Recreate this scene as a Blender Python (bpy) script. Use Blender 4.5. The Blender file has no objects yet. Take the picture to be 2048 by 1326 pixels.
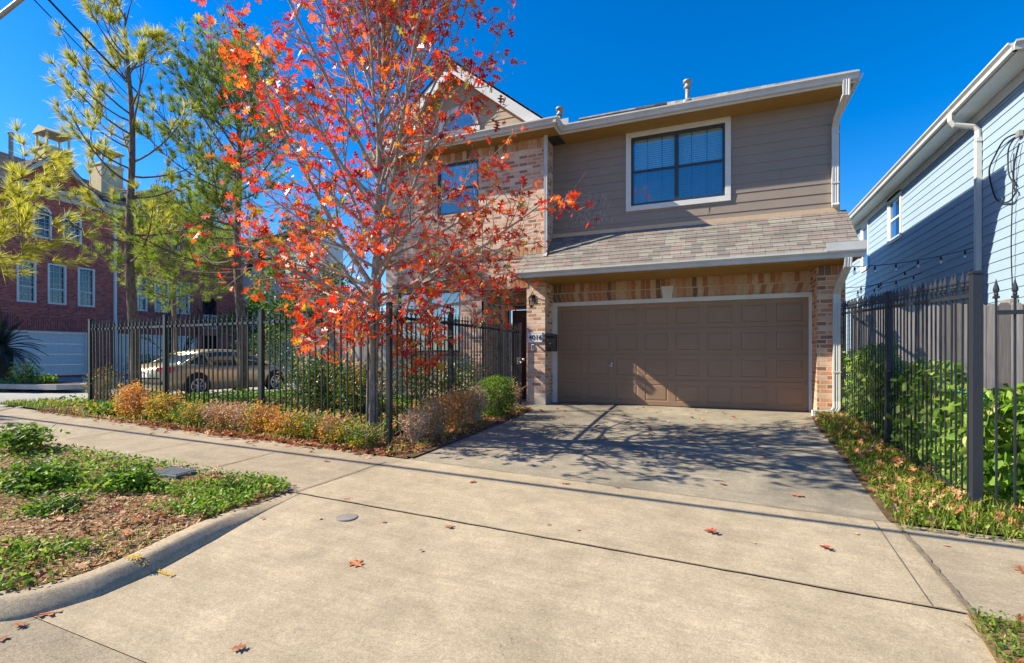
import bpy, bmesh, math, random
import numpy as np
from mathutils import Vector, Matrix

# ------------------------------------------------------------ camera, sky, sun, exposure
S = bpy.context.scene
COL = S.collection
R = math.radians
YAW, FPX, CX, HZ, CAMZ = 22.5, 994.0, 1024.0, 710.0, 1.055
cd = bpy.data.cameras.new('camera'); cam = bpy.data.objects.new('camera', cd); COL.objects.link(cam)
cam.location = (0, 0, CAMZ); cam.rotation_euler = (R(90), 0, R(YAW))
cd.sensor_width = 36.0; cd.lens = 36.0*FPX/2048.0; cd.shift_y = (HZ-663.0)/2048.0
cd.clip_start = 0.05; cd.clip_end = 2000
S.camera = cam
SK, SM = 3.1, 2.45                       # sunlight travels (SK, 1, -SM)
sun_dir = Vector((SK, 1, -SM)).normalized()
W = bpy.data.worlds.new('World'); S.world = W; W.use_nodes = True
wn = W.node_tree.nodes; wl = W.node_tree.links
bg = wn['Background']
sky = wn.new('ShaderNodeTexSky'); sky.sky_type = 'NISHITA'; sky.sun_disc = False
sky.sun_elevation = math.asin(-sun_dir.z); sky.sun_rotation = math.atan2(-sun_dir.x, -sun_dir.y)
sky.altitude = 300; sky.air_density = 1.0; sky.dust_density = 0.25; sky.ozone_density = 4.0
hs = wn.new('ShaderNodeHueSaturation'); hs.inputs['Value'].default_value = 0.72; hs.inputs['Saturation'].default_value = 1.42; hs.inputs['Hue'].default_value = 0.507
wl.new(sky.outputs[0], hs.inputs['Color']); wl.new(hs.outputs[0], bg.inputs[0]); bg.inputs[1].default_value = 0.15
ld = bpy.data.lights.new('sun', 'SUN'); ld.energy = 5.0; ld.angle = R(0.45); ld.color = (1.0, 0.90, 0.71)
lo = bpy.data.objects.new('sun', ld); COL.objects.link(lo)
lo.rotation_euler = sun_dir.to_track_quat('-Z', 'Y').to_euler(); lo.location = (-20, -5, 20)
S.view_settings.view_transform = 'Standard'; S.view_settings.look = 'None'
S.view_settings.exposure = 1.05; S.view_settings.gamma = 1.0
S.cycles.max_bounces = 6; S.cycles.transparent_max_bounces = 12

# ------------------------------------------------------------ pixel helpers (planning)
cy_, sy_ = math.cos(R(YAW)), math.sin(R(YAW))
def ray(u):
    a = (u-CX)/FPX
    return (-sy_+cy_*a, cy_+sy_*a)
def sst(a, b, x):
    t = max(0.0, min(1.0, (x-a)/(b-a))); return t*t*(3-2*t)
def ground(x, y):
    ys = [-400, 1.2, 2.0, 3.3, 4.8, 10.4, 400]; zs = [-.30, -.30, -.25, -.175, -.13, 0, 0]
    b = float(np.interp(y, ys, zs))
    xx = max(-13.0, min(3.0, x))
    z = b - .025*(xx+3.4)*(1-sst(5.0, 10.0, y))
    w = sst(-12.2, -16, x)
    return z*(1-w) + (-.22)*w
def at_y(u, y):
    d = ray(u); return y*d[0]/d[1]
def P(u, v, off=0.0):
    z = -.15
    for _ in range(12):
        t = (CAMZ-z)*FPX/(v-HZ); d = ray(u); x, y = d[0]*t, d[1]*t
        z = ground(x, y)+off
    return (x, y, z)

# ------------------------------------------------------------ materials
def srgb(h):
    c = [int(h[i:i+2], 16)/255 for i in (0, 2, 4)]
    return tuple((x/12.92 if x <= .04045 else ((x+.055)/1.055)**2.4) for x in c)+(1,)
def c4(c): return tuple(c)+(1,) if len(c) == 3 else tuple(c)
class NT:
    def __init__(s, name):
        s.m = bpy.data.materials.new(name); s.m.use_nodes = True
        s.t = s.m.node_tree; s.b = s.t.nodes['Principled BSDF']; s.out = s.t.nodes['Material Output']
    def n(s, typ, **kw):
        nd = s.t.nodes.new('ShaderNode'+typ)
        for k, v in kw.items():
            if k.startswith('_'): setattr(nd, k[1:], v)
            else: nd.inputs[k.replace('__', ' ')].default_value = v
        return nd
    def l(s, a, b): s.t.links.new(a, b)
    def noise(s, vec, scale, detail=4, rough=.6):
        nd = s.n('TexNoise', Scale=scale, Detail=detail, Roughness=rough); s.l(vec, nd.inputs['Vector']); return nd.outputs['Fac']
    def ramp(s, fac, stops, interp='LINEAR'):
        nd = s.n('ValToRGB'); cr = nd.color_ramp; cr.interpolation = interp
        while len(cr.elements) < len(stops): cr.elements.new(.5)
        for e, (p, c) in zip(cr.elements, stops): e.position = p; e.color = c4(c)
        s.l(fac, nd.inputs[0]); return nd.outputs[0]
    def mix(s, fac, a, b, blend='MIX'):
        nd = s.n('MixRGB', _blend_type=blend)
        for sock, v in zip(nd.inputs, (fac, a, b)):
            if hasattr(v, 'links') or hasattr(v, 'is_output'): s.l(v, sock)
            else: sock.default_value = v if isinstance(v, float) else c4(v)
        return nd.outputs[0]
    def bump(s, h, strength, dist=.01):
        nd = s.n('Bump', Strength=strength, Distance=dist); s.l(h, nd.inputs['Height']); s.l(nd.outputs[0], s.b.inputs['Normal'])
    def pos(s): return s.n('NewGeometry').outputs['Position']
    def uv(s): return s.n('TexCoord').outputs['UV']
    def obj(s): return s.n('TexCoord').outputs['Object']
    def isl(s): return s.n('NewGeometry').outputs['Random Per Island']
    def fin(s, col, rough=.6, spec=.4, metal=0.0):
        if hasattr(col, 'links'): s.l(col, s.b.inputs['Base Color'])
        else: s.b.inputs['Base Color'].default_value = c4(col)
        s.b.inputs['Roughness'].default_value = rough; s.b.inputs['Specular IOR Level'].default_value = spec
        s.b.inputs['Metallic'].default_value = metal
        return s.m
def plain(name, col, rough=.55, spec=.4, var=.18, scale=6, bump=0, metal=0.0, bscale=60):
    n = NT(name); p = n.obj()
    f = n.noise(p, scale, 6, .65)
    col = c4(col)
    lo_ = tuple(c*(1-var) for c in col[:3]); hi = tuple(min(1, c*(1+var)) for c in col[:3])
    c = n.ramp(f, [(.3, lo_), (.7, hi)])
    if bump: n.bump(n.noise(p, bscale, 4), bump, .01)
    return n.fin(c, rough, spec, metal)
def brickmat(name, tones, mortar, w=.205, h=.078, mort=.011, rot=False, bump=.6):
    n = NT(name); v = n.uv()
    if rot:
        mp = n.n('Mapping'); mp.inputs['Rotation'].default_value = (0, 0, math.pi/2); n.l(v, mp.inputs[0]); v = mp.outputs[0]
    bt = n.n('TexBrick', Scale=1.0, Brick__Width=w, Row__Height=h, Mortar__Size=mort, Mortar__Smooth=.3)
    bt.inputs['Color1'].default_value = (0, 0, 0, 1); bt.inputs['Color2'].default_value = (1, 1, 1, 1); bt.inputs['Mortar'].default_value = (.5, .5, .5, 1)
    n.l(v, bt.inputs['Vector'])
    k = len(tones)
    c = n.ramp(bt.outputs['Color'], [((i+.0)/k, t) for i, t in enumerate(tones)], 'CONSTANT')
    big = n.noise(n.pos(), 35, 5); c = n.mix(.35, c, n.ramp(big, [(.3, (.25, .25, .25)), (.75, (.8, .8, .8))]), 'OVERLAY')
    st = n.noise(n.pos(), .9, 4); c = n.mix(.22, c, n.ramp(st, [(.35, (.3, .3, .3)), (.7, (.7, .7, .7))]), 'OVERLAY')
    c = n.mix(bt.outputs['Fac'], c, mortar)
    inv = n.n('Invert'); n.l(bt.outputs['Fac'], inv.inputs['Color'])
    hh = n.mix(.25, inv.outputs[0], big)
    n.bump(hh, bump, .012)
    return n.fin(c, .85, .2)
def islmat(name, tones, rough=.8, spec=.2, grain=None, bump=0):
    n = NT(name); c = n.ramp(n.isl(), [(i/len(tones), t) for i, t in enumerate(tones)], 'CONSTANT')
    big = n.noise(n.pos(), 30, 5)
    if grain:
        mp = n.n('Mapping'); mp.inputs['Scale'].default_value = grain; n.l(n.pos(), mp.inputs[0]); big = n.noise(mp.outputs[0], 1, 6, .7)
    c = n.mix(.45, c, n.ramp(big, [(.3, (.25, .25, .25)), (.72, (.78, .78, .78))]), 'OVERLAY')
    if bump: n.bump(big, bump, .01)
    return n.fin(c, rough, spec)
def leafmat(name, stops, trans=.35, rough=.5, spec=.35, var=.0):
    n = NT(name); c = n.ramp(n.isl(), stops)
    n.fin(c, rough, spec)
    tr = n.n('BsdfTranslucent'); n.l(c, tr.inputs['Color'])
    mx = n.n('MixShader'); mx.inputs[0].default_value = trans
    n.l(n.b.outputs[0], mx.inputs[1]); n.l(tr.outputs[0], mx.inputs[2]); n.l(mx.outputs[0], n.out.inputs['Surface'])
    return n.m
def glassmat(name, tint=(.75, .85, .85), refl=.3, rough=.02):
    n = NT(name)
    tr = n.n('BsdfTransparent'); tr.inputs[0].default_value = c4(tint)
    gl = n.n('BsdfGlossy'); gl.inputs['Roughness'].default_value = rough; gl.inputs['Color'].default_value = (.9, .95, 1, 1)
    fr = n.n('LayerWeight', Blend=.25)
    ma = n.n('Math', _operation='MULTIPLY_ADD'); n.l(fr.outputs['Facing'], ma.inputs[0]); ma.inputs[1].default_value = .5; ma.inputs[2].default_value = refl
    # slight waviness of real panes
    nz = n.noise(n.pos(), 1.3, 2); bp = n.n('Bump', Strength=.12, Distance=.03); n.l(nz, bp.inputs['Height']); n.l(bp.outputs[0], gl.inputs['Normal'])
    mx = n.n('MixShader'); n.l(ma.outputs[0], mx.inputs[0]); n.l(tr.outputs[0], mx.inputs[1]); n.l(gl.outputs[0], mx.inputs[2])
    n.l(mx.outputs[0], n.out.inputs['Surface'])
    return n.m
def concrete(name, base, dark, light, stain=.5, grain=.5, joint=None):
    n = NT(name); p = n.pos()
    f1 = n.noise(p, .7, 6, .62); f2 = n.noise(p, 5, 6, .7); f3 = n.noise(p, 170, 3, .7); f4 = n.noise(p, 55, 4, .75)
    c = n.ramp(f1, [(.3, dark), (.5, base), (.72, light)])
    c = n.mix(.22*stain*2, c, n.ramp(f2, [(.32, (.25, .25, .25)), (.68, (.72, .72, .72))]), 'OVERLAY')
    c = n.mix(.6*grain, c, n.ramp(f3, [(.3, (.12, .12, .12)), (.5, (.5, .5, .5)), (.72, (.9, .9, .9))]), 'OVERLAY')
    c = n.mix(.45*grain, c, n.ramp(f4, [(.32, (.2, .2, .2)), (.7, (.75, .75, .75))]), 'OVERLAY')
    # brushed drag lines and small dark pits
    mp = n.n('Mapping'); mp.inputs['Scale'].default_value = (1.2, 26, 1); mp.inputs['Rotation'].default_value = (0, 0, R(7)); n.l(p, mp.inputs[0])
    c = n.mix(.16, c, n.ramp(n.noise(mp.outputs[0], 1, 5, .7), [(.35, (.25, .25, .25)), (.7, (.75, .75, .75))]), 'OVERLAY')
    vo = n.n('TexVoronoi', Scale=11.0, Randomness=1.0); n.l(p, vo.inputs['Vector'])
    pit = n.ramp(vo.outputs['Distance'], [(.035, (.35, .32, .28)), (.075, (1, 1, 1))]); c = n.mix(.8, c, pit, 'MULTIPLY')
    n.bump(n.mix(.5, f3, f4), .25, .006)
    return n.fin(c, .88, .25)
def soilmat(name, stops, scale=9, fine=70):
    n = NT(name); p = n.pos()
    c = n.ramp(n.noise(p, scale, 8, .75), stops)
    c = n.mix(.6, c, n.ramp(n.noise(p, fine, 5, .8), [(.3, (.15, .15, .15)), (.72, (.85, .85, .85))]), 'OVERLAY')
    n.bump(n.noise(p, fine, 5, .8), .8, .03)
    return n.fin(c, .95, .1)

M = {}
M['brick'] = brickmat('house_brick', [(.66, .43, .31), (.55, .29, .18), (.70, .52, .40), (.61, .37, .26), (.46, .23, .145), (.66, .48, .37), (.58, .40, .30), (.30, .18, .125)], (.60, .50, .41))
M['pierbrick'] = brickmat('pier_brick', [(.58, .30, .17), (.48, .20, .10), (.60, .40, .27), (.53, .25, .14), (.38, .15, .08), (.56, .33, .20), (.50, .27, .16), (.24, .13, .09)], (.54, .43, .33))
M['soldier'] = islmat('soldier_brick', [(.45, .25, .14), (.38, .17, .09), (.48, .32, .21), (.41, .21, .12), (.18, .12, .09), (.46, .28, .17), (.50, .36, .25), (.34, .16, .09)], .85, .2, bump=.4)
M['mortar'] = plain('mortar', (.45, .38, .29), .9, .1, .15, 30, .3)
M['redbrick'] = brickmat('dark_red_brick', [(.44, .062, .045), (.34, .048, .038), (.50, .085, .055), (.20, .038, .036), (.40, .055, .04), (.52, .11, .075)], (.38, .23, .20))
M['redsoldier'] = brickmat('dark_red_soldier_brick', [(.42, .06, .045), (.28, .045, .036), (.48, .08, .055), (.20, .038, .036)], (.34, .20, .18), rot=True)
M['siding'] = plain('taupe_siding_paint', (.255, .208, .172), .6, .35, .06, 2.5, .12, bscale=90)
M['gable_siding'] = plain('beige_siding_paint', (.38, .31, .24), .6, .35, .06, 2.5, .12, bscale=90)
M['door_paint'] = plain('brown_door_paint', (.265, .168, .105), .5, .4, .07, 1.5, .1, bscale=120)
M['white'] = plain('white_paint', (.60, .60, .58), .45, .4, .07, 3, .05)
M['gutter'] = plain('white_enamel_gutter', (.52, .52, .50), .35, .5, .09, 4)
M['soffit'] = plain('brown_soffit_paint', (.32, .18, .045), .6, .3, .08, 2)
M['darkframe'] = plain('dark_bronze_frame', (.028, .032, .036), .4, .5, .1)
M['glass'] = glassmat('window_glass', (.62, .80, .82), .22)
M['screen'] = glassmat('screened_glass', (.34, .42, .46), .20, .06)
M['glass_far'] = glassmat('far_window_glass', (.30, .45, .55), .05)
M['blind'] = plain('white_blinds', (.62, .66, .64), .6, .3, .05)
M['void'] = plain('dark_interior', (.012, .013, .015), .9, .1, .2)
def shingle(name, tones):
    n = NT(name); v = n.uv()
    bt = n.n('TexBrick', Scale=1.0, Brick__Width=.19, Row__Height=.14, Mortar__Size=.004, Mortar__Smooth=.2, Bias=0.0)
    bt.inputs['Color1'].default_value = (0, 0, 0, 1); bt.inputs['Color2'].default_value = (1, 1, 1, 1); bt.offset = .37; bt.squash = 1.5; bt.squash_frequency = 3
    n.l(v, bt.inputs['Vector'])
    c = n.ramp(bt.outputs['Color'], [(i/len(tones), t) for i, t in enumerate(tones)], 'CONSTANT')
    c = n.mix(.5, c, n.ramp(n.noise(n.pos(), 160, 3, .8), [(.3, (.2, .2, .2)), (.7, (.8, .8, .8))]), 'OVERLAY')
    c = n.mix(.3, c, n.ramp(n.noise(n.pos(), 1.1, 4), [(.3, (.3, .3, .3)), (.7, (.7, .7, .7))]), 'OVERLAY')
    c = n.mix(bt.outputs['Fac'], c, (.07, .06, .055))
    n.bump(n.noise(n.pos(), 160, 3, .8), .5, .006)
    return n.fin(c, .95, .15)
M['shingle'] = shingle('weathered_tan_shingles', [(.225, .205, .18), (.265, .25, .215), (.195, .175, .155), (.24, .20, .185), (.17, .158, .148), (.255, .235, .205), (.215, .175, .16)])
M['darkshingle'] = shingle('dark_grey_shingles', [(.10, .10, .105), (.13, .13, .13), (.085, .085, .09), (.15, .145, .14)])
M['flash'] = plain('tan_flashing', (.52, .38, .25), .6, .3, .1)
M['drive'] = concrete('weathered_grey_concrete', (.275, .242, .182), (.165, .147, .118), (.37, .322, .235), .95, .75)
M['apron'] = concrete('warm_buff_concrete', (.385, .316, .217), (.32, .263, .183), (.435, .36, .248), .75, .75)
M['walk'] = concrete('pale_buff_concrete', (.33, .272, .193), (.27, .225, .162), (.38, .315, .224), .7, .7)
M['street'] = concrete('rough_aggregate_street', (.315, .262, .18), (.235, .198, .145), (.38, .315, .215), .8, .95)
M['court'] = concrete('shaded_court_concrete', (.33, .32, .31), (.27, .26, .255), (.39, .375, .36), .5, .3)
M['curb'] = concrete('grey_kerb_concrete', (.38, .305, .205), (.28, .23, .16), (.46, .37, .25), .7, .9)
M['joint'] = plain('dark_joint', (.19, .155, .11), .95, .1, .4, 12)
M['yellow'] = plain('yellow_spray_paint', (.52, .36, .08), .8, .2, .3, 40)
M['soil'] = soilmat('soil_and_litter', [(.3, (.055, .038, .024)), (.5, (.16, .105, .06)), (.68, (.28, .19, .11))])
M['verge'] = soilmat('dry_mulch', [(.28, (.10, .075, .035)), (.45, (.28, .19, .09)), (.6, (.40, .28, .15)), (.72, (.20, .19, .05))], 3.5)
M['lawn'] = soilmat('green_lawn', [(.3, (.035, .06, .012)), (.55, (.09, .15, .025)), (.7, (.14, .16, .05))], 5)
M['terrain'] = soilmat('rough_ground', [(.3, (.06, .06, .03)), (.6, (.13, .12, .06))], 2)
M['iron'] = plain('black_painted_iron', (.016, .023, .028), .35, .5, .12, 20)
M['iron_old'] = plain('sun_faded_black_iron', (.020, .024, .033), .42, .5, .14, 25, .1)
M['woodfence'] = islmat('weathered_grey_boards', [(.25, .22, .195), (.32, .28, .25), (.20, .175, .155), (.28, .245, .215), (.36, .32, .285)], .9, .15, grain=(28, 28, 1.3), bump=.5)
M['blue_siding'] = plain('pale_blue_siding_paint', (.275, .375, .475), .55, .35, .04, 1.5, .1, bscale=90)
M['bluewhite'] = plain('blue_white_paint', (.70, .76, .78), .45, .4, .05)
M['stucco'] = plain('cream_stucco', (.62, .52, .34), .9, .15, .1, 3, .4)
M['whitestucco'] = plain('pale_stucco', (.55, .56, .54), .9, .15, .08, 1, .2)
M['bark'] = None
def barkmat(name, a, b, sc):
    n = NT(name); mp = n.n('Mapping'); mp.inputs['Scale'].default_value = sc; n.l(n.pos(), mp.inputs[0])
    f = n.noise(mp.outputs[0], 1, 7, .72); c = n.ramp(f, [(.32, a), (.62, b)])
    n.bump(f, .9, .03); return n.fin(c, .92, .15)
M['bark'] = barkmat('oak_bark', (.15, .125, .10), (.46, .40, .33), (28, 28, 9))
M['twig'] = barkmat('oak_twig_bark', (.20, .165, .14), (.50, .43, .37), (40, 40, 20))
M['pinebark'] = barkmat('pine_bark', (.06, .042, .032), (.24, .18, .135), (24, 24, 7))
M['darkbark'] = barkmat('dark_bark', (.03, .024, .02), (.10, .08, .065), (30, 30, 8))
M['drytwig'] = plain('dry_twigs', (.58, .43, .29), .9, .1, .3, 30)
M['redleaf'] = leafmat('red_oak_leaves', [(0, (.30, .006, .006)), (.15, (.60, .016, .006)), (.36, (.84, .050, .008)), (.64, (.90, .130, .012)), (.84, (.78, .19, .025)), (.93, (.75, .40, .03)), (1, (.32, .34, .035))], .5, .36, .7)
M['fallen'] = leafmat('fallen_oak_leaves', [(0, (.16, .045, .025)), (.35, (.34, .11, .05)), (.65, (.45, .20, .10)), (.85, (.52, .31, .19)), (1, (.42, .06, .03))], .15, .6, .3)
M['litter'] = leafmat('leaf_litter', [(0, (.20, .07, .03)), (.3, (.38, .14, .055)), (.6, (.50, .24, .11)), (.85, (.56, .34, .19)), (1, (.55, .08, .025))], .15, .7, .25)
M['straw'] = leafmat('dry_chips', [(0, (.14, .07, .035)), (.3, (.36, .20, .10)), (.7, (.58, .39, .22)), (1, (.72, .54, .36))], .08, .8, .2)
M['pine1'] = leafmat('yellow_green_needles', [(0, (.26, .29, .02)), (.5, (.54, .53, .04)), (1, (.74, .65, .11))], .52, .45, .35)
M['pine2'] = leafmat('green_needles', [(0, (.12, .20, .02)), (.5, (.27, .38, .04)), (1, (.48, .54, .09))], .5, .45, .35)
M['brownneedle'] = leafmat('brown_needles', [(0, (.15, .06, .025)), (1, (.32, .14, .06))], .3)
M['gloss_green'] = leafmat('glossy_dark_green_leaves', [(0, (.026, .07, .015)), (.5, (.07, .155, .025)), (.85, (.20, .31, .04)), (.95, (.36, .30, .04)), (1, (.50, .20, .04))], .25, .38, .4)
M['mid_green'] = leafmat('mid_green_leaves', [(0, (.045, .10, .014)), (.5, (.11, .22, .025)), (1, (.24, .34, .045))], .42)
M['bright_green'] = leafmat('bright_green_leaves', [(0, (.08, .17, .014)), (.5, (.17, .33, .025)), (1, (.34, .46, .055))], .46)
M['vine'] = leafmat('vine_leaves', [(0, (.09, .20, .02)), (.5, (.24, .42, .05)), (.85, (.46, .60, .12)), (1, (.62, .66, .20))], .5, .4, .4)
M['yellowgreen'] = leafmat('yellow_green_leaves', [(0, (.14, .18, .016)), (.4, (.34, .36, .03)), (.75, (.60, .42, .035)), (1, (.66, .28, .04))], .42)
M['orange'] = leafmat('orange_brown_leaves', [(0, (.42, .14, .025)), (.5, (.74, .32, .06)), (.85, (.80, .46, .12)), (1, (.42, .40, .04))], .42)
M['tanleaf'] = leafmat('dry_tan_leaves', [(0, (.36, .17, .055)), (.5, (.64, .36, .14)), (.85, (.80, .54, .28)), (1, (.42, .36, .05))], .42)
M['pinkdry'] = leafmat('dead_pinkish_leaves', [(0, (.32, .16, .09)), (.5, (.58, .36, .22)), (1, (.76, .56, .38))], .42)
M['grass'] = leafmat('grass_blades', [(0, (.09, .15, .015)), (.5, (.21, .31, .03)), (.85, (.36, .38, .07)), (1, (.58, .47, .20))], .48, .5, .3)
M['palm'] = leafmat('dark_sago_fronds', [(0, (.006, .018, .012)), (1, (.03, .06, .03))], .15, .35, .6)
M['paint_gold'] = plain('champagne_car_paint', (.46, .36, .20), .28, .6, .03, metal=.35)
M['carglass'] = plain('car_glass', (.02, .035, .04), .06, .8, .1)
M['rubber'] = plain('black_rubber', (.016, .016, .017), .8, .3, .2)
M['alloy'] = plain('alloy_wheel', (.5, .5, .52), .3, .6, .1, metal=.7)
M['redlens'] = plain('red_tail_lens', (.45, .02, .03), .15, .6, .1)
M['clearlens'] = plain('clear_lamp_lens', (.65, .68, .7), .12, .7, .05)
M['chrome'] = plain('bright_steel', (.62, .62, .64), .2, .6, .05, metal=.9)
M['blackmetal'] = plain('black_enamel', (.010, .010, .011), .3, .5, .2)
M['galv'] = plain('galvanised_metal', (.30, .28, .245), .5, .5, .15, metal=.25)
M['meter'] = plain('grey_plastic_cover', (.12, .14, .16), .7, .3, .15)
M['bulb'] = glassmat('clear_bulb', (.85, .88, .9), .25)
M['cable'] = plain('black_cable', (.012, .012, .016), .6, .4, .2)
M['vinylcord'] = plain('teal_cord', (.05, .42, .38), .5, .4, .1)
M['walnut'] = plain('dark_red_door', (.10, .018, .012), .5, .4, .2)
M['plaque'] = plain('plaque_white', (.72, .74, .76), .35, .5, .04)
# ------------------------------------------------------------ builders
ORG = {}
def wpos(o):
    v = Vector((0, 0, 0))
    while o is not None: v += o.location; o = o.parent
    return v
def tag(o, label=None, cat=None, group=None, kind=None):
    if label: o['label'] = label
    if cat: o['category'] = cat
    if group: o['group'] = group
    if kind: o['kind'] = kind
    return o
def thing(name, loc, label, cat, group=None):
    o = bpy.data.objects.new(name, None); COL.objects.link(o); o.location = loc; o.empty_display_size = .1
    return tag(o, label, cat, group)
def uvs(me, V, loops_face, F):
    """box-like UVs in metres from each face's own plane"""
    layer = me.uv_layers.new(name='UVMap')
    n = len(me.loops); nor = np.zeros(len(me.polygons)*3); me.polygons.foreach_get('normal', nor); nor = nor.reshape(-1, 3)
    lt = np.zeros(len(me.polygons), dtype=int); me.polygons.foreach_get('loop_total', lt)
    vi = np.zeros(n, dtype=int); me.loops.foreach_get('vertex_index', vi)
    N = np.repeat(nor, lt, axis=0)
    Pv = V[vi]
    T = np.stack([-N[:, 1], N[:, 0], np.zeros(n)], 1); ln = np.linalg.norm(T, axis=1)
    flat = ln < .3
    T[flat] = (1, 0, 0); ln[flat] = 1; T /= ln[:, None]
    # keep the tangent pointing along +x or +y so rows line up round a corner
    sg = np.where(np.abs(T[:, 0]) > np.abs(T[:, 1]), np.sign(T[:, 0]), np.sign(T[:, 1])); sg[sg == 0] = 1
    T *= sg[:, None]
    B = np.cross(N, T); B[flat] = (0, 1, 0)
    sb = np.sign(B[:, 2]); sb[sb == 0] = 1; B[~flat] *= sb[~flat][:, None]
    uv = np.stack([(Pv*T).sum(1), (Pv*B).sum(1)], 1)
    layer.data.foreach_set('uv', uv.astype(np.float32).ravel())
class MB:
    def __init__(s): s.v = []; s.f = []; s.mi = []; s.cur = 0
    def add(s, vs, fs):
        b = len(s.v); s.v += [tuple(v) for v in vs]
        for f in fs: s.f.append(tuple(i+b for i in f)); s.mi.append(s.cur)
        return s
    def quad(s, a, b, c, d): return s.add([a, b, c, d], [(0, 1, 2, 3)])
    def box(s, x0, x1, y0, y1, z0, z1, M_=None):
        vs = [Vector(p) for p in ((x0, y0, z0), (x1, y0, z0), (x1, y1, z0), (x0, y1, z0), (x0, y0, z1), (x1, y0, z1), (x1, y1, z1), (x0, y1, z1))]
        if M_ is not None: vs = [M_ @ v for v in vs]
        return s.add(vs, [(0, 3, 2, 1), (4, 5, 6, 7), (0, 1, 5, 4), (1, 2, 6, 5), (2, 3, 7, 6), (3, 0, 4, 7)])
    def tube(s, pts, rad, n=6, cap=True):
        pts = [Vector(p) for p in pts]
        if not hasattr(rad, '__len__'): rad = [rad]*len(pts)
        vs = []; prev = None
        for i, p in enumerate(pts):
            t = (pts[min(i+1, len(pts)-1)]-pts[max(i-1, 0)])
            if t.length < 1e-9: t = Vector((0, 0, 1))
            t.normalize()
            if prev is None:
                a = Vector((0, 0, 1)) if abs(t.z) < .9 else Vector((1, 0, 0)); u = t.cross(a).normalized()
            else:
                u = prev-t*prev.dot(t)
                u = u.normalized() if u.length > 1e-6 else t.orthogonal().normalized()
            prev = u; w = t.cross(u)
            for k in range(n):
                an = 2*math.pi*k/n; vs.append(p+(u*math.cos(an)+w*math.sin(an))*rad[i])
        fs = [(i*n+k, i*n+(k+1) % n, (i+1)*n+(k+1) % n, (i+1)*n+k) for i in range(len(pts)-1) for k in range(n)]
        if cap: fs += [tuple(range(n-1, -1, -1)), tuple(range((len(pts)-1)*n, len(pts)*n))]
        return s.add(vs, fs)
    def lathe(s, prof, o=(0, 0, 0), n=12, axis='z', cap=True):
        vs = []
        for r, h in prof:
            for k in range(n):
                a = 2*math.pi*k/n; c, d = r*math.cos(a), r*math.sin(a)
                vs.append({'z': (o[0]+c, o[1]+d, o[2]+h), 'x': (o[0]+h, o[1]+c, o[2]+d), 'y': (o[0]+c, o[1]+h, o[2]+d)}[axis])
        m = len(prof)
        fs = [(i*n+k, i*n+(k+1) % n, (i+1)*n+(k+1) % n, (i+1)*n+k) for i in range(m-1) for k in range(n)]
        if cap: fs += [tuple(range(n-1, -1, -1)), tuple(range((m-1)*n, m*n))]
        return s.add(vs, fs)
    def prism(s, poly, d):
        """planar polygon (3D points) pushed along vector d"""
        n = len(poly); d = Vector(d); vs = [Vector(p) for p in poly]+[Vector(p)+d for p in poly]
        return s.add(vs, [tuple(range(n-1, -1, -1)), tuple(range(n, 2*n))]+[(i, (i+1) % n, n+(i+1) % n, n+i) for i in range(n)])
    def build(s, name, mat, parent=None, smooth=False, fix=True, bevel=0):
        me = bpy.data.meshes.new(name)
        off = np.array(wpos(parent)) if parent is not None else np.zeros(3)
        V = np.array(s.v, dtype=float).reshape(-1, 3)
        me.from_pydata((V-off).tolist(), [], s.f)
        mats = mat if isinstance(mat, (list, tuple)) else [mat]
        for m in mats: me.materials.append(m)
        if len(mats) > 1: me.polygons.foreach_set('material_index', s.mi)
        if fix:
            b = bmesh.new(); b.from_mesh(me)
            bmesh.ops.recalc_face_normals(b, faces=b.faces[:]); b.to_mesh(me); b.free()
        if len(mats) > 1 and fix is False: pass
        me.update(); uvs(me, V, None, None)
        if smooth: me.polygons.foreach_set('use_smooth', [True]*len(me.polygons))
        o = bpy.data.objects.new(name, me); COL.objects.link(o)
        if parent is not None: o.parent = parent
        if bevel:
            md = o.modifiers.new('bevel', 'BEVEL'); md.width = bevel; md.segments = 2; md.limit_method = 'ANGLE'
        return o
def arrmesh(name, V, k, F, mat, parent=None, smooth=False):
    """many copies of one template: V (N,k,3); F faces over k template verts"""
    N = V.shape[0]; V = V.reshape(-1, 3)
    if parent is not None: V = V-np.array(wpos(parent))
    fl = [len(f) for f in F]; flat = np.array([i for f in F for i in f])
    idx = (flat[None, :]+(np.arange(N)*k)[:, None]).ravel()
    tot = np.tile(fl, N); st = np.concatenate([[0], np.cumsum(tot)[:-1]])
    me = bpy.data.meshes.new(name)
    me.vertices.add(len(V)); me.vertices.foreach_set('co', V.astype(np.float32).ravel())
    me.loops.add(len(idx)); me.loops.foreach_set('vertex_index', idx.astype(np.int32))
    me.polygons.add(len(tot)); me.polygons.foreach_set('loop_start', st.astype(np.int32)); me.polygons.foreach_set('loop_total', tot.astype(np.int32))
    me.materials.append(mat); me.update(calc_edges=True); me.validate()
    if smooth: me.polygons.foreach_set('use_smooth', [True]*len(me.polygons))
    o = bpy.data.objects.new(name, me); COL.objects.link(o)
    if parent is not None: o.parent = parent
    return o
RNG = np.random.default_rng(7)
def unit(v): return v/np.maximum(np.linalg.norm(v, axis=-1, keepdims=True), 1e-9)
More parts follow.
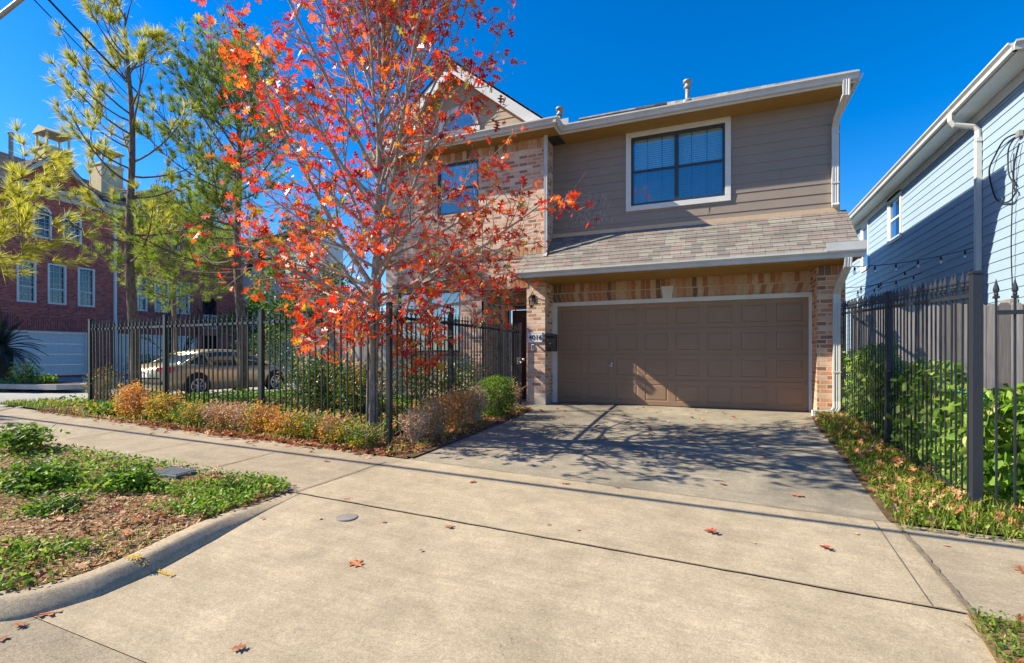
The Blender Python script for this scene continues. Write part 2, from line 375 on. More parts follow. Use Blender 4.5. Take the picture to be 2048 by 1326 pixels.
def place(C, size, T, up=.5, rng=None, dirs=None, dirw=1.0):
    """orient template T (k,3): x along the leaf, z its normal"""
    rng = rng or RNG; N = len(C)
    nrm = rng.normal(size=(N, 3)); nrm = unit(unit(nrm)+np.array((0, 0, up)))
    tx = rng.normal(size=(N, 3))
    if dirs is not None: tx = unit(tx)*(1-dirw)+dirs*dirw
    tx = unit(tx-nrm*(tx*nrm).sum(1, keepdims=True)); ty = np.cross(nrm, tx)
    s = np.broadcast_to(np.asarray(size, dtype=float), (N,))[:, None, None]
    return C[:, None, :]+s*(T[None, :, 0:1]*tx[:, None, :]+T[None, :, 1:2]*ty[:, None, :]+T[None, :, 2:3]*nrm[:, None, :])
LEAF = (np.array([(0, 0, 0), (.3, .24, .05), (.7, .2, .03), (1, 0, -.06), (.7, -.2, .03), (.3, -.24, .05)]), [(0, 1, 2, 3), (0, 3, 4, 5)])
SMALL = (np.array([(0, 0, 0), (.5, .3, .08), (1, 0, 0), (.5, -.3, .08)]), [(0, 1, 2, 3)])
HEART = (np.array([(0, 0, 0), (-.1, .3, .04), (.2, .46, .06), (.6, .3, .03), (1.05, 0, -.1), (.6, -.3, .03), (.2, -.46, .06), (-.1, -.3, .04)]), [(0, 1, 2, 3, 4), (0, 4, 5, 6, 7)])
_half = [(.02, .02), (.10, .05), (.16, .22), (.13, .30), (.26, .24), (.30, .09), (.38, .10), (.46, .30), (.44, .40), (.60, .36), (.58, .26), (.60, .09), (.68, .08), (.76, .22), (.84, .24), (.82, .12), (.90, .05)]
_pts = [(-.28, 0, .02)]+[(x, y, -.18*y*y+.08*y-.10*x*x) for x, y in _half]+[(1.0, 0, -.12)]
_ptm = [(x, -y, z) for x, y, z in reversed(_pts[1:-1])]
OAK = (np.array(_pts+_ptm), [tuple(range(len(_pts)))+(),
                             tuple([0, len(_pts)-1]+list(range(len(_pts), len(_pts)+len(_ptm))))])
def scatter(name, C, size, tmpl, mat, parent=None, up=.5, rng=None, dirs=None, dirw=1.0, smooth=False):
    V = place(np.asarray(C, dtype=float), size, tmpl[0], up, rng, dirs, dirw)
    return arrmesh(name, V, len(tmpl[0]), tmpl[1], mat, parent, smooth)
def blades(name, C, h, w, mat, parent=None, lean=.5, rng=None):
    rng = rng or RNG; C = np.asarray(C, dtype=float); N = len(C)
    az = rng.uniform(0, 2*math.pi, N); ln = rng.uniform(.1, lean, N); hh = h*rng.uniform(.5, 1.2, N)
    d = np.stack([np.cos(az), np.sin(az), np.zeros(N)], 1); p = np.stack([-d[:, 1], d[:, 0], np.zeros(N)], 1)
    z = np.array((0, 0, 1.0)); V = np.zeros((N, 5, 3)); ww = (w*rng.uniform(.6, 1.3, N))[:, None]; H = hh[:, None]; L = ln[:, None]
    V[:, 0] = C-p*ww; V[:, 1] = C+p*ww
    mid = C+z*H*.6+d*H*L*.35
    V[:, 2] = mid+p*ww*.8; V[:, 3] = mid-p*ww*.8; V[:, 4] = C+z*H*(1-.3*L)+d*H*L
    return arrmesh(name, V, 5, [(0, 1, 2, 3), (3, 2, 4)], mat, parent)
def grid_sheet(name, fn, nu, nv, mat, label=None, kind='structure', thick=0):
    """fn(s,t) -> point; open sheet"""
    mb = MB(); vs = [fn(i/nu, j/nv) for j in range(nv+1) for i in range(nu+1)]
    fs = [(j*(nu+1)+i, j*(nu+1)+i+1, (j+1)*(nu+1)+i+1, (j+1)*(nu+1)+i) for j in range(nv) for i in range(nu)]
    mb.add(vs, fs); o = mb.build(name, mat, fix=False)
    if kind: o['kind'] = kind
    if label: o['label'] = label
    return o
def interp(path, t):
    L = [0]
    for a, b in zip(path, path[1:]): L.append(L[-1]+math.dist(a[:2], b[:2]))
    d = t*L[-1]
    xs = np.interp(d, L, [p[0] for p in path]); ys = np.interp(d, L, [p[1] for p in path]); return float(xs), float(ys)
def patch(name, left, right, off, mat, nu=20, nv=30, **kw):
    def fn(s, t):
        a = interp(left, t); b = interp(right, t); x = a[0]+(b[0]-a[0])*s; y = a[1]+(b[1]-a[1])*s
        o = off(x, y) if callable(off) else off
        return (x, y, ground(x, y)+o)
    return grid_sheet(name, fn, nu, nv, mat, **kw)
def strip(mb, pts, w, off):
    """thin flat strip along ground points (x,y)"""
    q = []
    for i, p in enumerate(pts):
        a = Vector(pts[max(i-1, 0)][:2]); b = Vector(pts[min(i+1, len(pts)-1)][:2]); t = (b-a).normalized(); n = Vector((-t.y, t.x))
        ww = w*(.75+.5*random.random())
        for sgn in (-1, 1):
            x, y = p[0]+n.x*ww*sgn/2, p[1]+n.y*ww*sgn/2; q.append((x, y, ground(x, y)+off))
    mb.add(q, [(2*i, 2*i+1, 2*i+3, 2*i+2) for i in range(len(pts)-1)])
def line_pts(a, b, n=24, jit=0.0):
    return [(a[0]+(b[0]-a[0])*i/n+random.uniform(-jit, jit), a[1]+(b[1]-a[1])*i/n+random.uniform(-jit, jit)) for i in range(n+1)]
def clapboard(mb, p0, d, nrm, L, z0, z1, e=.175, openings=(), clip=None, proud=.016, low=.004):
    """lapped boards on a wall plane: p0 (x,y), d and nrm horizontal unit vectors"""
    z = z0; p0 = Vector((p0[0], p0[1], 0)); d = Vector((d[0], d[1], 0)); nv = Vector((nrm[0], nrm[1], 0))
    while z < z1-.01:
        zt = min(z+e, z1); zb = z
        cuts = [0, L]; levels = sorted({zb, zt}|{o for op in openings for o in (op[2], op[3]) if zb < o < zt})
        for za, zc in zip(levels, levels[1:]):
            ivs = [(0, L)]
            if clip:
                c = clip((za+zc)/2); c1 = clip(zc)
                ivs = [(c[0], c[1])] if c[1] > c[0] else []
            zm = (za+zc)/2
            for (a, b, oz0, oz1) in openings:
                if oz0 < zm < oz1:
                    nw = []
                    for s0, s1 in ivs:
                        if b <= s0 or a >= s1: nw.append((s0, s1)); continue
                        if a > s0: nw.append((s0, a))
                        if b < s1: nw.append((b, s1))
                    ivs = nw
            fa = proud+(low-proud)*(za-z)/e; fc = proud+(low-proud)*(zc-z)/e
            for s0, s1 in ivs:
                if clip:
                    ca, cc = clip(za), clip(zc)
                    a0, a1, b0, b1 = max(ca[0], 0), min(ca[1], L), max(cc[0], 0), min(cc[1], L)
                    if b1 < b0: b0 = b1 = (b0+b1)/2
                else: a0, a1, b0, b1 = s0, s1, s0, s1
                A = p0+d*a0+nv*fa+Vector((0, 0, za)); B = p0+d*a1+nv*fa+Vector((0, 0, za))
                C = p0+d*b1+nv*fc+Vector((0, 0, zc)); D = p0+d*b0+nv*fc+Vector((0, 0, zc))
                mb.quad(A, B, C, D)
                if abs(za-z) < 1e-6: mb.quad(A, B, B-nv*(proud-low), A-nv*(proud-low))
        z += e
def wall_grid(mb, p0, d, L, z0, z1, openings=(), depth=None, nrm=None):
    """flat wall with rectangular openings and their reveals"""
    p0 = Vector((p0[0], p0[1], 0)); d = Vector((d[0], d[1], 0))
    xs = sorted({0, L}|{o[0] for o in openings}|{o[1] for o in openings}); zs = sorted({z0, z1}|{o[2] for o in openings}|{o[3] for o in openings})
    xs = [x for x in xs if 0 <= x <= L]; zs = [z for z in zs if z0 <= z <= z1]
    pt = lambda s, z: p0+d*s+Vector((0, 0, z))
    for a, b in zip(xs, xs[1:]):
        for c, e in zip(zs, zs[1:]):
            mx, mz = (a+b)/2, (c+e)/2
            if any(o[0] < mx < o[1] and o[2] < mz < o[3] for o in openings): continue
            mb.quad(pt(a, c), pt(b, c), pt(b, e), pt(a, e))
    if depth:
        nv = Vector((nrm[0], nrm[1], 0))*(-depth)
        for a, b, c, e in openings:
            q = [pt(a, c), pt(b, c), pt(b, e), pt(a, e)]
            for i in range(4): mb.quad(q[i], q[(i+1) % 4], q[(i+1) % 4]+nv, q[i]+nv)
def frame2d(mb, f, a, b, c, e, w, d0, d1):
    """rectangular ring: outer a..b, c..e; width w; depth d0..d1; f(s,z,depth)->point"""
    def bx(a, b, c, e):
        vs = [f(a, c, d0), f(b, c, d0), f(b, e, d0), f(a, e, d0), f(a, c, d1), f(b, c, d1), f(b, e, d1), f(a, e, d1)]
        mb.add(vs, [(0, 1, 2, 3), (7, 6, 5, 4), (0, 4, 5, 1), (1, 5, 6, 2), (2, 6, 7, 3), (3, 7, 4, 0)])
    wl, wr, wb, wt = (w, w, w, w) if not hasattr(w, '__len__') else w
    bx(a, b, e-wt, e); bx(a, b, c, c+wb); bx(a, a+wl, c+wb, e-wt); bx(b-wr, b, c+wb, e-wt)
def bx2(mb, f, a, b, c, e, d0, d1):
    vs = [f(a, c, d0), f(b, c, d0), f(b, e, d0), f(a, e, d0), f(a, c, d1), f(b, c, d1), f(b, e, d1), f(a, e, d1)]
    mb.add(vs, [(0, 1, 2, 3), (7, 6, 5, 4), (0, 4, 5, 1), (1, 5, 6, 2), (2, 6, 7, 3), (3, 7, 4, 0)])
def gutter_run(mb, a, b, size=.12, out=None, inset=0):
    """K-style gutter from a to b (top back edge), 'out' = horizontal outward vector"""
    a, b = Vector(a), Vector(b); o = Vector(out).normalized()
    pr = [(0, 0), (0, -size), (size*.55, -size), (size*.62, -size*.55), (size*.95, -size*.22), (size*.95, 0), (size*.85, 0), (size*.85, -size*.12), (.01, -size*.12)]
    n = len(pr); vs = [p+o*x+Vector((0, 0, z)) for p in (a, b) for x, z in pr]
    mb.add(vs, [(i, (i+1) % n, n+(i+1) % n, n+i) for i in range(n)]+[tuple(range(n-1, -1, -1)), tuple(range(n, 2*n))])
def ribbed(mb, pts, w, d, out, rib=True):
    """rectangular downspout along pts; w across, d outward"""
    pts = [Vector(p) for p in pts]; out = Vector(out).normalized()
    vs = []
    for i, p in enumerate(pts):
        t = (pts[min(i+1, len(pts)-1)]-pts[max(i-1, 0)]).normalized()
        sd = t.cross(out)
        sd = sd.normalized() if sd.length > 1e-4 else Vector((1, 0, 0))
        o2 = sd.cross(t).normalized()
        k = [(-.5, -.5), (.5, -.5), (.5, .5), (.3, .5), (.25, .42), (.05, .42), (0, .5), (-.05, .42), (-.25, .42), (-.3, .5), (-.5, .5)]
        for a, b in k: vs.append(p+sd*w*a+o2*d*b)
    n = 11
    mb.add(vs, [(i*n+j, i*n+(j+1) % n, (i+1)*n+(j+1) % n, (i+1)*n+j) for i in range(len(pts)-1) for j in range(n)]+[tuple(range(n-1, -1, -1)), tuple(range((len(pts)-1)*n, len(pts)*n))])
def laproof(mb, e0, e1, r0, r1, course=.14, lift=.006):
    """shingle courses between eave edge e0-e1 and upper edge r0-r1"""
    e0, e1, r0, r1 = map(Vector, (e0, e1, r0, r1)); n = max(1, round(((r0-e0).length+(r1-e1).length)/2/course))
    nv = (e1-e0).cross(r0-e0 if (r0-e0).length > .01 else r1-e1).normalized()
    if nv.z < 0: nv = -nv
    for i in range(n):
        a, b = i/n, (i+1)/n
        A, B, C, D = e0.lerp(r0, a)+nv*lift, e1.lerp(r1, a)+nv*lift, e1.lerp(r1, b), e0.lerp(r0, b)
        mb.quad(A, B, C, D); mb.quad(A, B, B-nv*lift, A-nv*lift)
random.seed(11)
# ------------------------------------------------------------ ground, paving, kerb
def axis(lo, hi, fine_lo, fine_hi, step):
    a = list(np.arange(fine_lo, fine_hi+1e-6, step)); o = fine_lo; s = step
    pre = []
    while o > lo: s *= 1.5; o -= s; pre.append(o)
    o = fine_hi; s = step; post = []
    while o < hi: s *= 1.5; o += s; post.append(o)
    return pre[::-1]+a+post
xs = axis(-600, 600, -18, 6, .75); ys = axis(-600, 900, -1, 14, .75)
mb = MB(); nx = len(xs)
mb.add([(x, y, ground(x, y)-.07) for y in ys for x in xs], [(j*nx+i, j*nx+i+1, (j+1)*nx+i+1, (j+1)*nx+i) for j in range(len(ys)-1) for i in range(nx-1)])
tag(mb.build('ground', M['terrain'], fix=False), kind='structure')

J1L, J1R = P(815, 919)[:2], P(1786, 1047)[:2]     # joint between house slab and pavement crossing
J2L, J2R = P(590, 986)[:2], P(1938, 1230)[:2]     # joint between crossing and kerb apron
DR_R = [J1R, P(1742, 985)[:2], P(1700, 928)[:2], P(1662, 880)[:2], (1.50, 9.4), (1.62, 10.62)]
DR_L = [J1L, (-3.28, 5.9), (-3.33, 7.5), (-3.40, 9.2), (-3.41, 10.62)]
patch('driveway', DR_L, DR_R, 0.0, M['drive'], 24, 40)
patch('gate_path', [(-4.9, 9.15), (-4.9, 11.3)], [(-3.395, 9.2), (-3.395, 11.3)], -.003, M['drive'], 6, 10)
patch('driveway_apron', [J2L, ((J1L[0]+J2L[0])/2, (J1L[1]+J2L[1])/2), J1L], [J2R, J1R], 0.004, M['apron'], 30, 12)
CURB = [(-3.42, 3.34), (-3.36, 2.95), (-3.24, 2.4), (-3.15, 1.95), (-3.16, 1.62), (-3.30, 1.36), (-3.6, 1.16), (-4.2, 1.02), (-6, .95), (-14, .95), (-60, .95)]
ST = P(330, 1300)[:2]
patch('street_apron', [(-3.6, 1.42), J2L], [(1.06, 1.42), (1.10, 2.4), J2R], 0.0, M['apron'], 30, 16)
mb = MB()
def stfn(s, t):
    x = -60+90*s
    return None
patch('street', [(-60, -14), (-60, 1.42)], [(30, -14), (30, 1.42)], -.004, M['street'], 120, 20)
patch('sidewalk', [(-13.2, 3.55), (-13.2, 4.98)], [J2L, J1L], 0.003, M['walk'], 40, 6)
patch('sidewalk', [J2R, J1R], [(12, J2R[1]), (12, J1R[1])], 0.003, M['walk'], 40, 6)
patch('paved_court', [(-34.95, 5.9), (-34.95, 45)], [(-12.3, 6.1), (-12.6, 45)], -.02, M['court'], 30, 50)
patch('street', [(-34.95, -14), (-34.95, 5.9)], [(-13.2, -14), (-13.2, 5.9)], -.015, M['court'], 20, 20)
patch('street', [(-120, 45), (-120, 60)], [(40, 45), (40, 60)], -.02, M['court'], 20, 6)
def vz(x, y): return .010+.056*sst(3.30, 2.25, y)
patch('verge', [(-13, 1.05), (-13, 3.55)], [(-3.72, 1.24), (-3.32, 1.7), (-3.35, 2.2), (-3.48, 2.9), (-3.56, 3.38)], vz, M['verge'], 50, 24)
patch('verge', [(1.0, -3), (1.02, 1.4), (1.08, 2.4), (J2R[0]-.02, J2R[1]-.02)], [(12, -3), (12, J2R[1]-.02)], .02, M['verge'], 20, 10)
patch('garden_bed', [(-11.6, 4.99), (-11.2, 5.9)], [J1L, (-3.9, 5.6)], .014, M['soil'], 40, 6)
patch('garden_bed', [(-4.2, 5.2), (-4.2, 9.2)], [(J1L[0]+.03, J1L[1]+.05), (-3.24, 5.9), (-3.29, 7.5), (-3.37, 9.2)], .016, M['soil'], 6, 20)
patch('lawn', [(-12.2, 5.5), (-12.4, 10.3)], [(-4.2, 5.5), (-4.9, 10.05)], .005, M['lawn'], 30, 20)
patch('lawn', [(-13.2, 4.99), (-13.2, 5.95)], [(-11.3, 4.99), (-11.3, 5.95)], .02, M['lawn'], 6, 5)
patch('garden_bed', [(J1R[0]-.03, J1R[1]+.0), (P(1742, 985)[0]-.04, P(1742, 985)[1]), (P(1700, 928)[0]-.04, P(1700, 928)[1]), (1.40, 8.9), (1.5, 10.0)], [(2.6, J1R[1]+.03), (2.6, 10.2)], .015, M['soil'], 8, 20)
patch('garden_bed', [(2.6, J1R[1]+.03), (2.6, 10.5)], [(9, J1R[1]+.03), (9, 10.5)], .01, M['soil'], 8, 12)
# joints
mb = MB()
strip(mb, line_pts(J1L, J1R, 40, .004), .011, .010)
strip(mb, line_pts(J2L, J2R, 40, .004), .011, .010)
strip(mb, line_pts(J2L, P(770, 925)[:2], 14, .003), .014, .010)
strip(mb, line_pts(P(392, 945)[:2], P(548, 906)[:2], 14, .005), .015, .010)
strip(mb, line_pts(P(235, 914)[:2], P(392, 884)[:2], 12, .003), .008, .010)
strip(mb, line_pts(P(130, 880)[:2], P(270, 858)[:2], 12, .004), .010, .010)
strip(mb, line_pts(P(20, 852)[:2], P(150, 838)[:2], 12, .004), .010, .010)
strip(mb, line_pts((J1R[0]+.02, J1R[1]), (J2R[0]+.02, J2R[1]), 30, .005), .030, .010)
for x in (3.1, 4.7, 6.3): strip(mb, line_pts((x, J2R[1]), (x, J1R[1]), 8), .014, .010)
tag(mb.build('pavement_joints', M['joint'], fix=False), kind='structure')
# tooled margin line beside the right edge of the crossing
mb = MB(); strip(mb, line_pts((J1R[0]-.13, J1R[1]-.02), (J2R[0]-.15, J2R[1]+.02), 20), .006, .0105); strip(mb, line_pts((J2R[0]-.06, J2R[1]-.12), (J2R[0]-.02, J2R[1]-.42), 6), .008, .0105)
tag(mb.build('pavement_scores', plain('score_line', (.22, .19, .15), .95, .1), fix=False), kind='structure')
# kerb: rounded profile swept round the corner
prof = [(-.20, -.16), (-.20, .97), (-.185, 1.0), (-.115, 1.0), (-.094, .96), (-.073, .80), (-.04, .50), (-.010, .22), (.004, .0), (.015, -.4)]
mb = MB(); q = []; fine = []
for t in np.linspace(0, 1, 161):
    tt = t**1.7; fine.append(interp(CURB, tt))
for i, p in enumerate(fine):
    a = Vector(fine[max(0, i-1)]); b = Vector(fine[min(len(fine)-1, i+1)]); tg = (b-a).normalized(); n = Vector((-tg.y, tg.x))
    L = math.dist(p, fine[0]); hgt = .004+.078*sst(0, 1.1, L); g = ground(*p)
    for o, hh in prof: q.append((p[0]+n.x*o+random.uniform(-.003, .003), p[1]+n.y*o+random.uniform(-.003, .003), g+(hgt*hh if hh > 0 else hh*.3)))
k = len(prof)
mb.add(q, [(i*k+j, i*k+j+1, (i+1)*k+j+1, (i+1)*k+j) for i in range(len(fine)-1) for j in range(k-1)])
tag(mb.build('kerb', M['curb'], smooth=True, fix=False), kind='structure')
# sprayed survey mark: loose specks rather than a clean stripe
def kerbz(x, y):
    xb = float(np.interp(y, [1.36, 1.62, 1.95, 2.4, 2.95], [-3.30, -3.16, -3.15, -3.24, -3.36])); L = 3.34-y; h = .004+.078*sst(0, 1.1, L); o = x-xb
    return ground(x, y)+.0035+(h*float(np.interp(o, [-.20, -.115, -.094, -.073, -.04, -.010, .004], [1, 1, .96, .80, .50, .22, 0])) if o < .004 else .002)
C = []
a0, a1 = P(258, 1106, .10), P(287, 1130, .05); b0, b1 = P(298, 1136), P(346, 1153)
for k in range(620):
    t = random.random()
    if k % 2: p = [a0[i]+(a1[i]-a0[i])*t for i in range(3)]; w = .015; z = kerbz(p[0], p[1])
    else: p = [b0[i]+(b1[i]-b0[i])*t for i in range(3)]; w = .008; z = ground(p[0], p[1])+.006
    C.append((p[0]+random.gauss(0, w), p[1]+random.gauss(0, w), z+random.uniform(0, .001)))
V = np.array(C)[:, None, :]+RNG.uniform(.0012, .0045, (len(C), 1, 1))*np.array([(-1, -1, 0), (1, -1, 0), (1.2, .8, 0), (-.8, 1.1, 0)])[None]
o = arrmesh('painted_mark', V, 4, [(0, 1, 2, 3)], M['yellow']); tag(o, kind='structure')

# ------------------------------------------------------------ main house
YB, YG, YE, XL, XB, XR = 10.05, 10.60, 11.20, -7.5, -3.40, 2.02
H = thing('house', (-2.7, 10.6, 0), 'two-storey tan brick and taupe clapboard house with brown garage door', 'house')
mb = MB()
LW = (-7.15, -5.44, 1.12, 2.55); UW = (-6.05, -4.98, 4.30, 5.48)
sh = lambda o: (o[0]-XL, o[1]-XL, o[2], o[3])
wall_grid(mb, (XL, YB), (1, 0), XB-XL, -.3, 5.72, [sh(LW), sh(UW), (-4.9-XL, -3.82-XL, -.3, 2.5)], .10, (0, -1))
wall_grid(mb, (XB, YB), (0, 1), 1.2, -.3, 5.72)                      # bay return / garage reveal
wall_grid(mb, (XL, YB), (0, 1), 8.0, -.3, 5.72)
wall_grid(mb, (-4.9, YB), (0, 1), 1.2, -.3, 2.5); wall_grid(mb, (-3.82, YB), (0, 1), 1.2, -.3, 2.5)
wall_grid(mb, (-4.9, YE), (1, 0), 1.08, -.3, 2.5, [(.18, .98, 0, 2.15)])
mb.quad((-4.9, YB, 2.5), (-3.82, YB, 2.5), (-3.82, YE, 2.5), (-4.9, YE, 2.5))
# right pier and strip beside the garage opening
DX0, DX1, DZ = -3.30, 1.555, 2.13
wall_grid(mb, (XR, YG), (0, 1), 7.4, -.3, 3.6)
wall_grid(mb, (XB, YG), (1, 0), 5.0, 2.14, 2.64)
mb.build('brick_wall', M['brick'], H, fix=False)
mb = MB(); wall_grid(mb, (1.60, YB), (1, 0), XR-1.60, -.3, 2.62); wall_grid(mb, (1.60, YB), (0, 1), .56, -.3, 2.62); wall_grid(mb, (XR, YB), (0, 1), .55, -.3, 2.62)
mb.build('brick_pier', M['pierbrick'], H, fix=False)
# real soldier bricks: garage lintel, slanted arch course, bay band, window heads and sills
def soldiers(mb, x0, x1, z0, z1, y, w=.064, gap=.014, slant=0, proud=.006):
    x = x0
    while x+w < x1+.02:
        t = (x-x0)/(x1-x0)-.5; sl = slant*t*2; r = random.uniform(-.002, .002)
        a, b = x, x+w; yy = y-proud+r
        mb.add([(a, yy, z0), (b, yy, z0), (b+sl, yy, z1), (a+sl, yy, z1), (a, y+.03, z0), (b, y+.03, z0), (b+sl, y+.03, z1), (a+sl, y+.03, z1)],
               [(0, 1, 2, 3), (0, 4, 5, 1), (1, 5, 6, 2), (2, 6, 7, 3), (3, 7, 4, 0)])
        x += w+gap
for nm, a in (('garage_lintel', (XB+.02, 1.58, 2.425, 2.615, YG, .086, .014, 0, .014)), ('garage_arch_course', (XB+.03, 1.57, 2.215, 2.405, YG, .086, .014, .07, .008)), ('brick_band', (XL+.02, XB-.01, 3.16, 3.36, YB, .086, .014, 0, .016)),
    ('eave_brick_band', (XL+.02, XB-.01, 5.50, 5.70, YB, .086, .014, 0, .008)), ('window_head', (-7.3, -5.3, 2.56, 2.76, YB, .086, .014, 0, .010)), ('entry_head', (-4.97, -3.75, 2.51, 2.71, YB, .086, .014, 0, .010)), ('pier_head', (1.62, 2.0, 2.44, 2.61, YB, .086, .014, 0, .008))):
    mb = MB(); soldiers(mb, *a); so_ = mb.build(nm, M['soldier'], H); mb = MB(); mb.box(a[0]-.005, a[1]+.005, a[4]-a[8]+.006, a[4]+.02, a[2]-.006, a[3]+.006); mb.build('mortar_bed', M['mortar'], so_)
mb = MB(); 
for k in range(26): mb.box(-7.25+k*.075, -7.25+k*.075+.066, YB-.055, YB+.05, 1.045, 1.112)
mb.build('window_sill', M['soldier'], H)
mb = MB(); mb.box(XL-.012, XB+.006, YB-.012, YB-.001, 3.365, 3.40); mb.build('band_course', M['mortar'], H)
mb = MB(); mb.box(XB-.22, XB+.012, YB-.012, YB+.3, -.2, .2); mb.build('pier_footing', plain('footing_concrete', (.42, .39, .34), .9, .2, .15, 8, .3), H)
# taupe clapboards
GW = (-1.68, .13, 4.17, 5.60)
mb = MB(); clapboard(mb, (XB, YG), (1, 0), (0, -1), XR-XB, 3.66, 5.72, .178, [(GW[0]-XB, GW[1]-XB, GW[2], GW[3])])
clapboard(mb, (XR, YG), (0, 1), (1, 0), 7.5, 3.5, 5.72, .178)
mb.box(XR-.06, XR+.02, YG-.022, YG+.07, 3.6, 5.71)
for x, z in ((-.17, 3.84), (1.1, 4.375), (-2.4, 4.02)): mb.box(x, x+.006, YG-.018, YG-.004, z, z+.17)
mb.build('siding_wall', M['siding'], H)
# chalky run-off streaks on the boards beside the bay
C = []
for k in range(560):
    x = random.gauss(-2.60, .26); z = random.choice([3.84, 4.02, 4.20, 4.37])+.17*random.random()**.6-.02; C.append((x, YG-.0185, z))
V = np.array(C)[:, None, :]+np.array([(-.5, 0, 0), (.5, 0, 0), (.4, 0, 1), (-.4, 0, 1)])[None]*np.stack([RNG.uniform(.003, .011, len(C)), np.ones(len(C)), RNG.uniform(.02, .09, len(C))], 1)[:, None, :]
tag(arrmesh('chalk_streaks', V, 4, [(0, 1, 2, 3)], plain('chalk_streaks', (.46, .42, .39), .8, .2, .2), H), kind='stuff')
# gable over the bay
GXc, GZp, GY = -5.48, 7.62, YB
RL, RR_, RZ = -7.72, -3.24, 5.86
mb = MB(); sl = (GZp-.2-RZ)/(GXc-RL)
clapboard(mb, (XL, GY), (1, 0), (0, -1), XB-XL, 5.9, 7.5, .178, (), lambda z: ((GXc-(7.50-z)/sl)-XL, (GXc+(7.50-z)/sl)-XL))
mb.build('gable_wall', M['gable_siding'], H)
mb = MB()
for sx, x in ((1, RL), (-1, RR_)):
    # white rake board, then its soffit
    mb.prism([(x, 9.70, RZ-.03), (GXc, 9.70, GZp-.03), (GXc, 9.70, GZp-.29), (x+sx*.33, 9.70, RZ-.03)], (0, .03, 0))
mb.build('rake_board', M['white'], H)
mb = MB()
for sx, x in ((1, RL), (-1, RR_)):
    mb.quad((x+sx*.30, 9.731, RZ-.03), (GXc, 9.731, GZp-.27), (GXc, GY, GZp-.27), (x+sx*.30, GY, RZ-.03))
mb.build('gable_soffit', M['soffit'], H)
mb = MB()
laproof(mb, (RL-.03, 9.68, RZ-.01), (RL-.03, 15.2, RZ-.01), (GXc, 9.68, GZp+.02), (GXc, 15.2, GZp+.02)); laproof(mb, (RR_+.03, 9.68, RZ-.01), (RR_+.03, 15.2, RZ-.01), (GXc, 9.68, GZp+.02), (GXc, 15.2, GZp+.02))
a, b, c, d = (-7.72, 10.06, 5.86), (2.2, 10.06, 5.86), (-1.82, 14.1, 7.86), (-3.72, 14.1, 7.86)
laproof(mb, a, b, d, c)
laproof(mb, (2.2, 10.06, 5.86), (2.2, 18.1, 5.86), c, c); laproof(mb, (-7.72, 10.06, 5.86), (-7.72, 18.1, 5.86), d, d); laproof(mb, (-7.72, 18.1, 5.86), (2.2, 18.1, 5.86), d, c)
for p, q_ in ((b, c), ((2.2, 18.1, 5.86), c)): mb.tube([Vector(p)+Vector((0, 0, .01)), Vector(q_)+Vector((0, 0, .03))], .05, 5)
mb.tube([Vector(d)+Vector((0, 0, .02)), Vector(c)+Vector((0, 0, .02))], .06, 5)
laproof(mb, (RL, 9.66, 5.83), (-3.1, 9.66, 5.83), (RL, YB, 5.93), (-3.1, YB, 5.93))
mb.build('roof', M['shingle'], H)
mb = MB(); laproof(mb, (-3.87, 9.47, 2.74), (2.14, 9.47, 2.74), (-3.87, YG-.004, 3.68), (2.14, YG-.004, 3.68), .142, .010)
mb.build('skirt_roof', M['shingle'], H)
mb = MB(); mb.box(XB, XR+.02, YG-.035, YG-.018, 3.655, 3.735); mb.quad((XB-.5, YB-.004, 3.215), (XB+.0, YB-.004, 3.215), (XB+.0, YB-.004, 3.28), (XB-.5, YB-.004, 3.28)); mb.build('flashing', M['flash'], H)
# soffits and fascias
mb = MB()
mb.box(-3.80, 2.10, 9.50, YG+.02, 2.612, 2.632); mb.box(-3.87, 2.12, 9.475, 9.497, 2.60, 2.735)
mb.prism([(2.10, 9.5, 2.635), (2.10, YG, 2.635), (2.10, YG, 3.63), (2.10, 9.5, 2.70)], (-.03, 0, 0)); mb.prism([(-3.85, 9.5, 2.635), (-3.85, YB, 2.635), (-3.85, YB, 3.16), (-3.85, 9.5, 2.70)], (.03, 0, 0))
mb.box(-3.09, 2.15, 10.08, YG+.02, 5.70, 5.72); mb.box(-7.70, -3.09, 9.68, YB+.02, 5.70, 5.722); mb.box(XB, -3.09, YB+.02, 10.08, 5.70, 5.722); mb.box(XR, 2.15, YG+.02, 18, 5.70, 5.72)
mb.build('soffit', M['soffit'], H)
mb = MB()
mb.box(-3.07, 2.17, 10.06, 10.08, 5.70, 5.845); mb.box(-7.72, -3.09, 9.66, 9.68, 5.70, 5.845); mb.box(-3.09, -3.07, 9.66, 10.08, 5.70, 5.845); mb.box(2.15, 2.17, 10.08, 18, 5.70, 5.845)
mb.build('fascia', M['white'], H)
def gut(*runs):
    mb = MB()
    for r in runs: gutter_run(mb, *r)
    return mb
gut(((-3.07, 10.06, 5.855), (2.20, 10.06, 5.855), .12, (0, -1, 0))).build('gutter', M['gutter'], H)
gut(((-7.75, 9.66, 5.855), (-2.97, 9.66, 5.855), .12, (0, -1, 0)), ((-3.07, 9.56, 5.855), (-3.07, 10.06, 5.855), .11, (1, 0, 0))).build('gutter', M['gutter'], H)
gut(((-3.90, 9.475, 2.745), (2.16, 9.475, 2.745), .125, (0, -1, 0))).build('gutter', M['gutter'], H)
gut(((2.17, 10.08, 5.855), (2.17, 18, 5.855), .12, (1, 0, 0))).build('gutter', M['gutter'], H)
mb = MB(); mb.box(1.62, 2.17, 9.352, 9.362, 2.73, 2.865); mb.box(2.16, 2.17, 9.362, 9.70, 2.73, 2.865); mb.build('splash_guard', M['gutter'], H)
mb = MB(); mb.box(-3.04, -2.86, 9.955, 9.962, 5.86, 5.97); mb.build('splash_guard', M['gutter'], H)
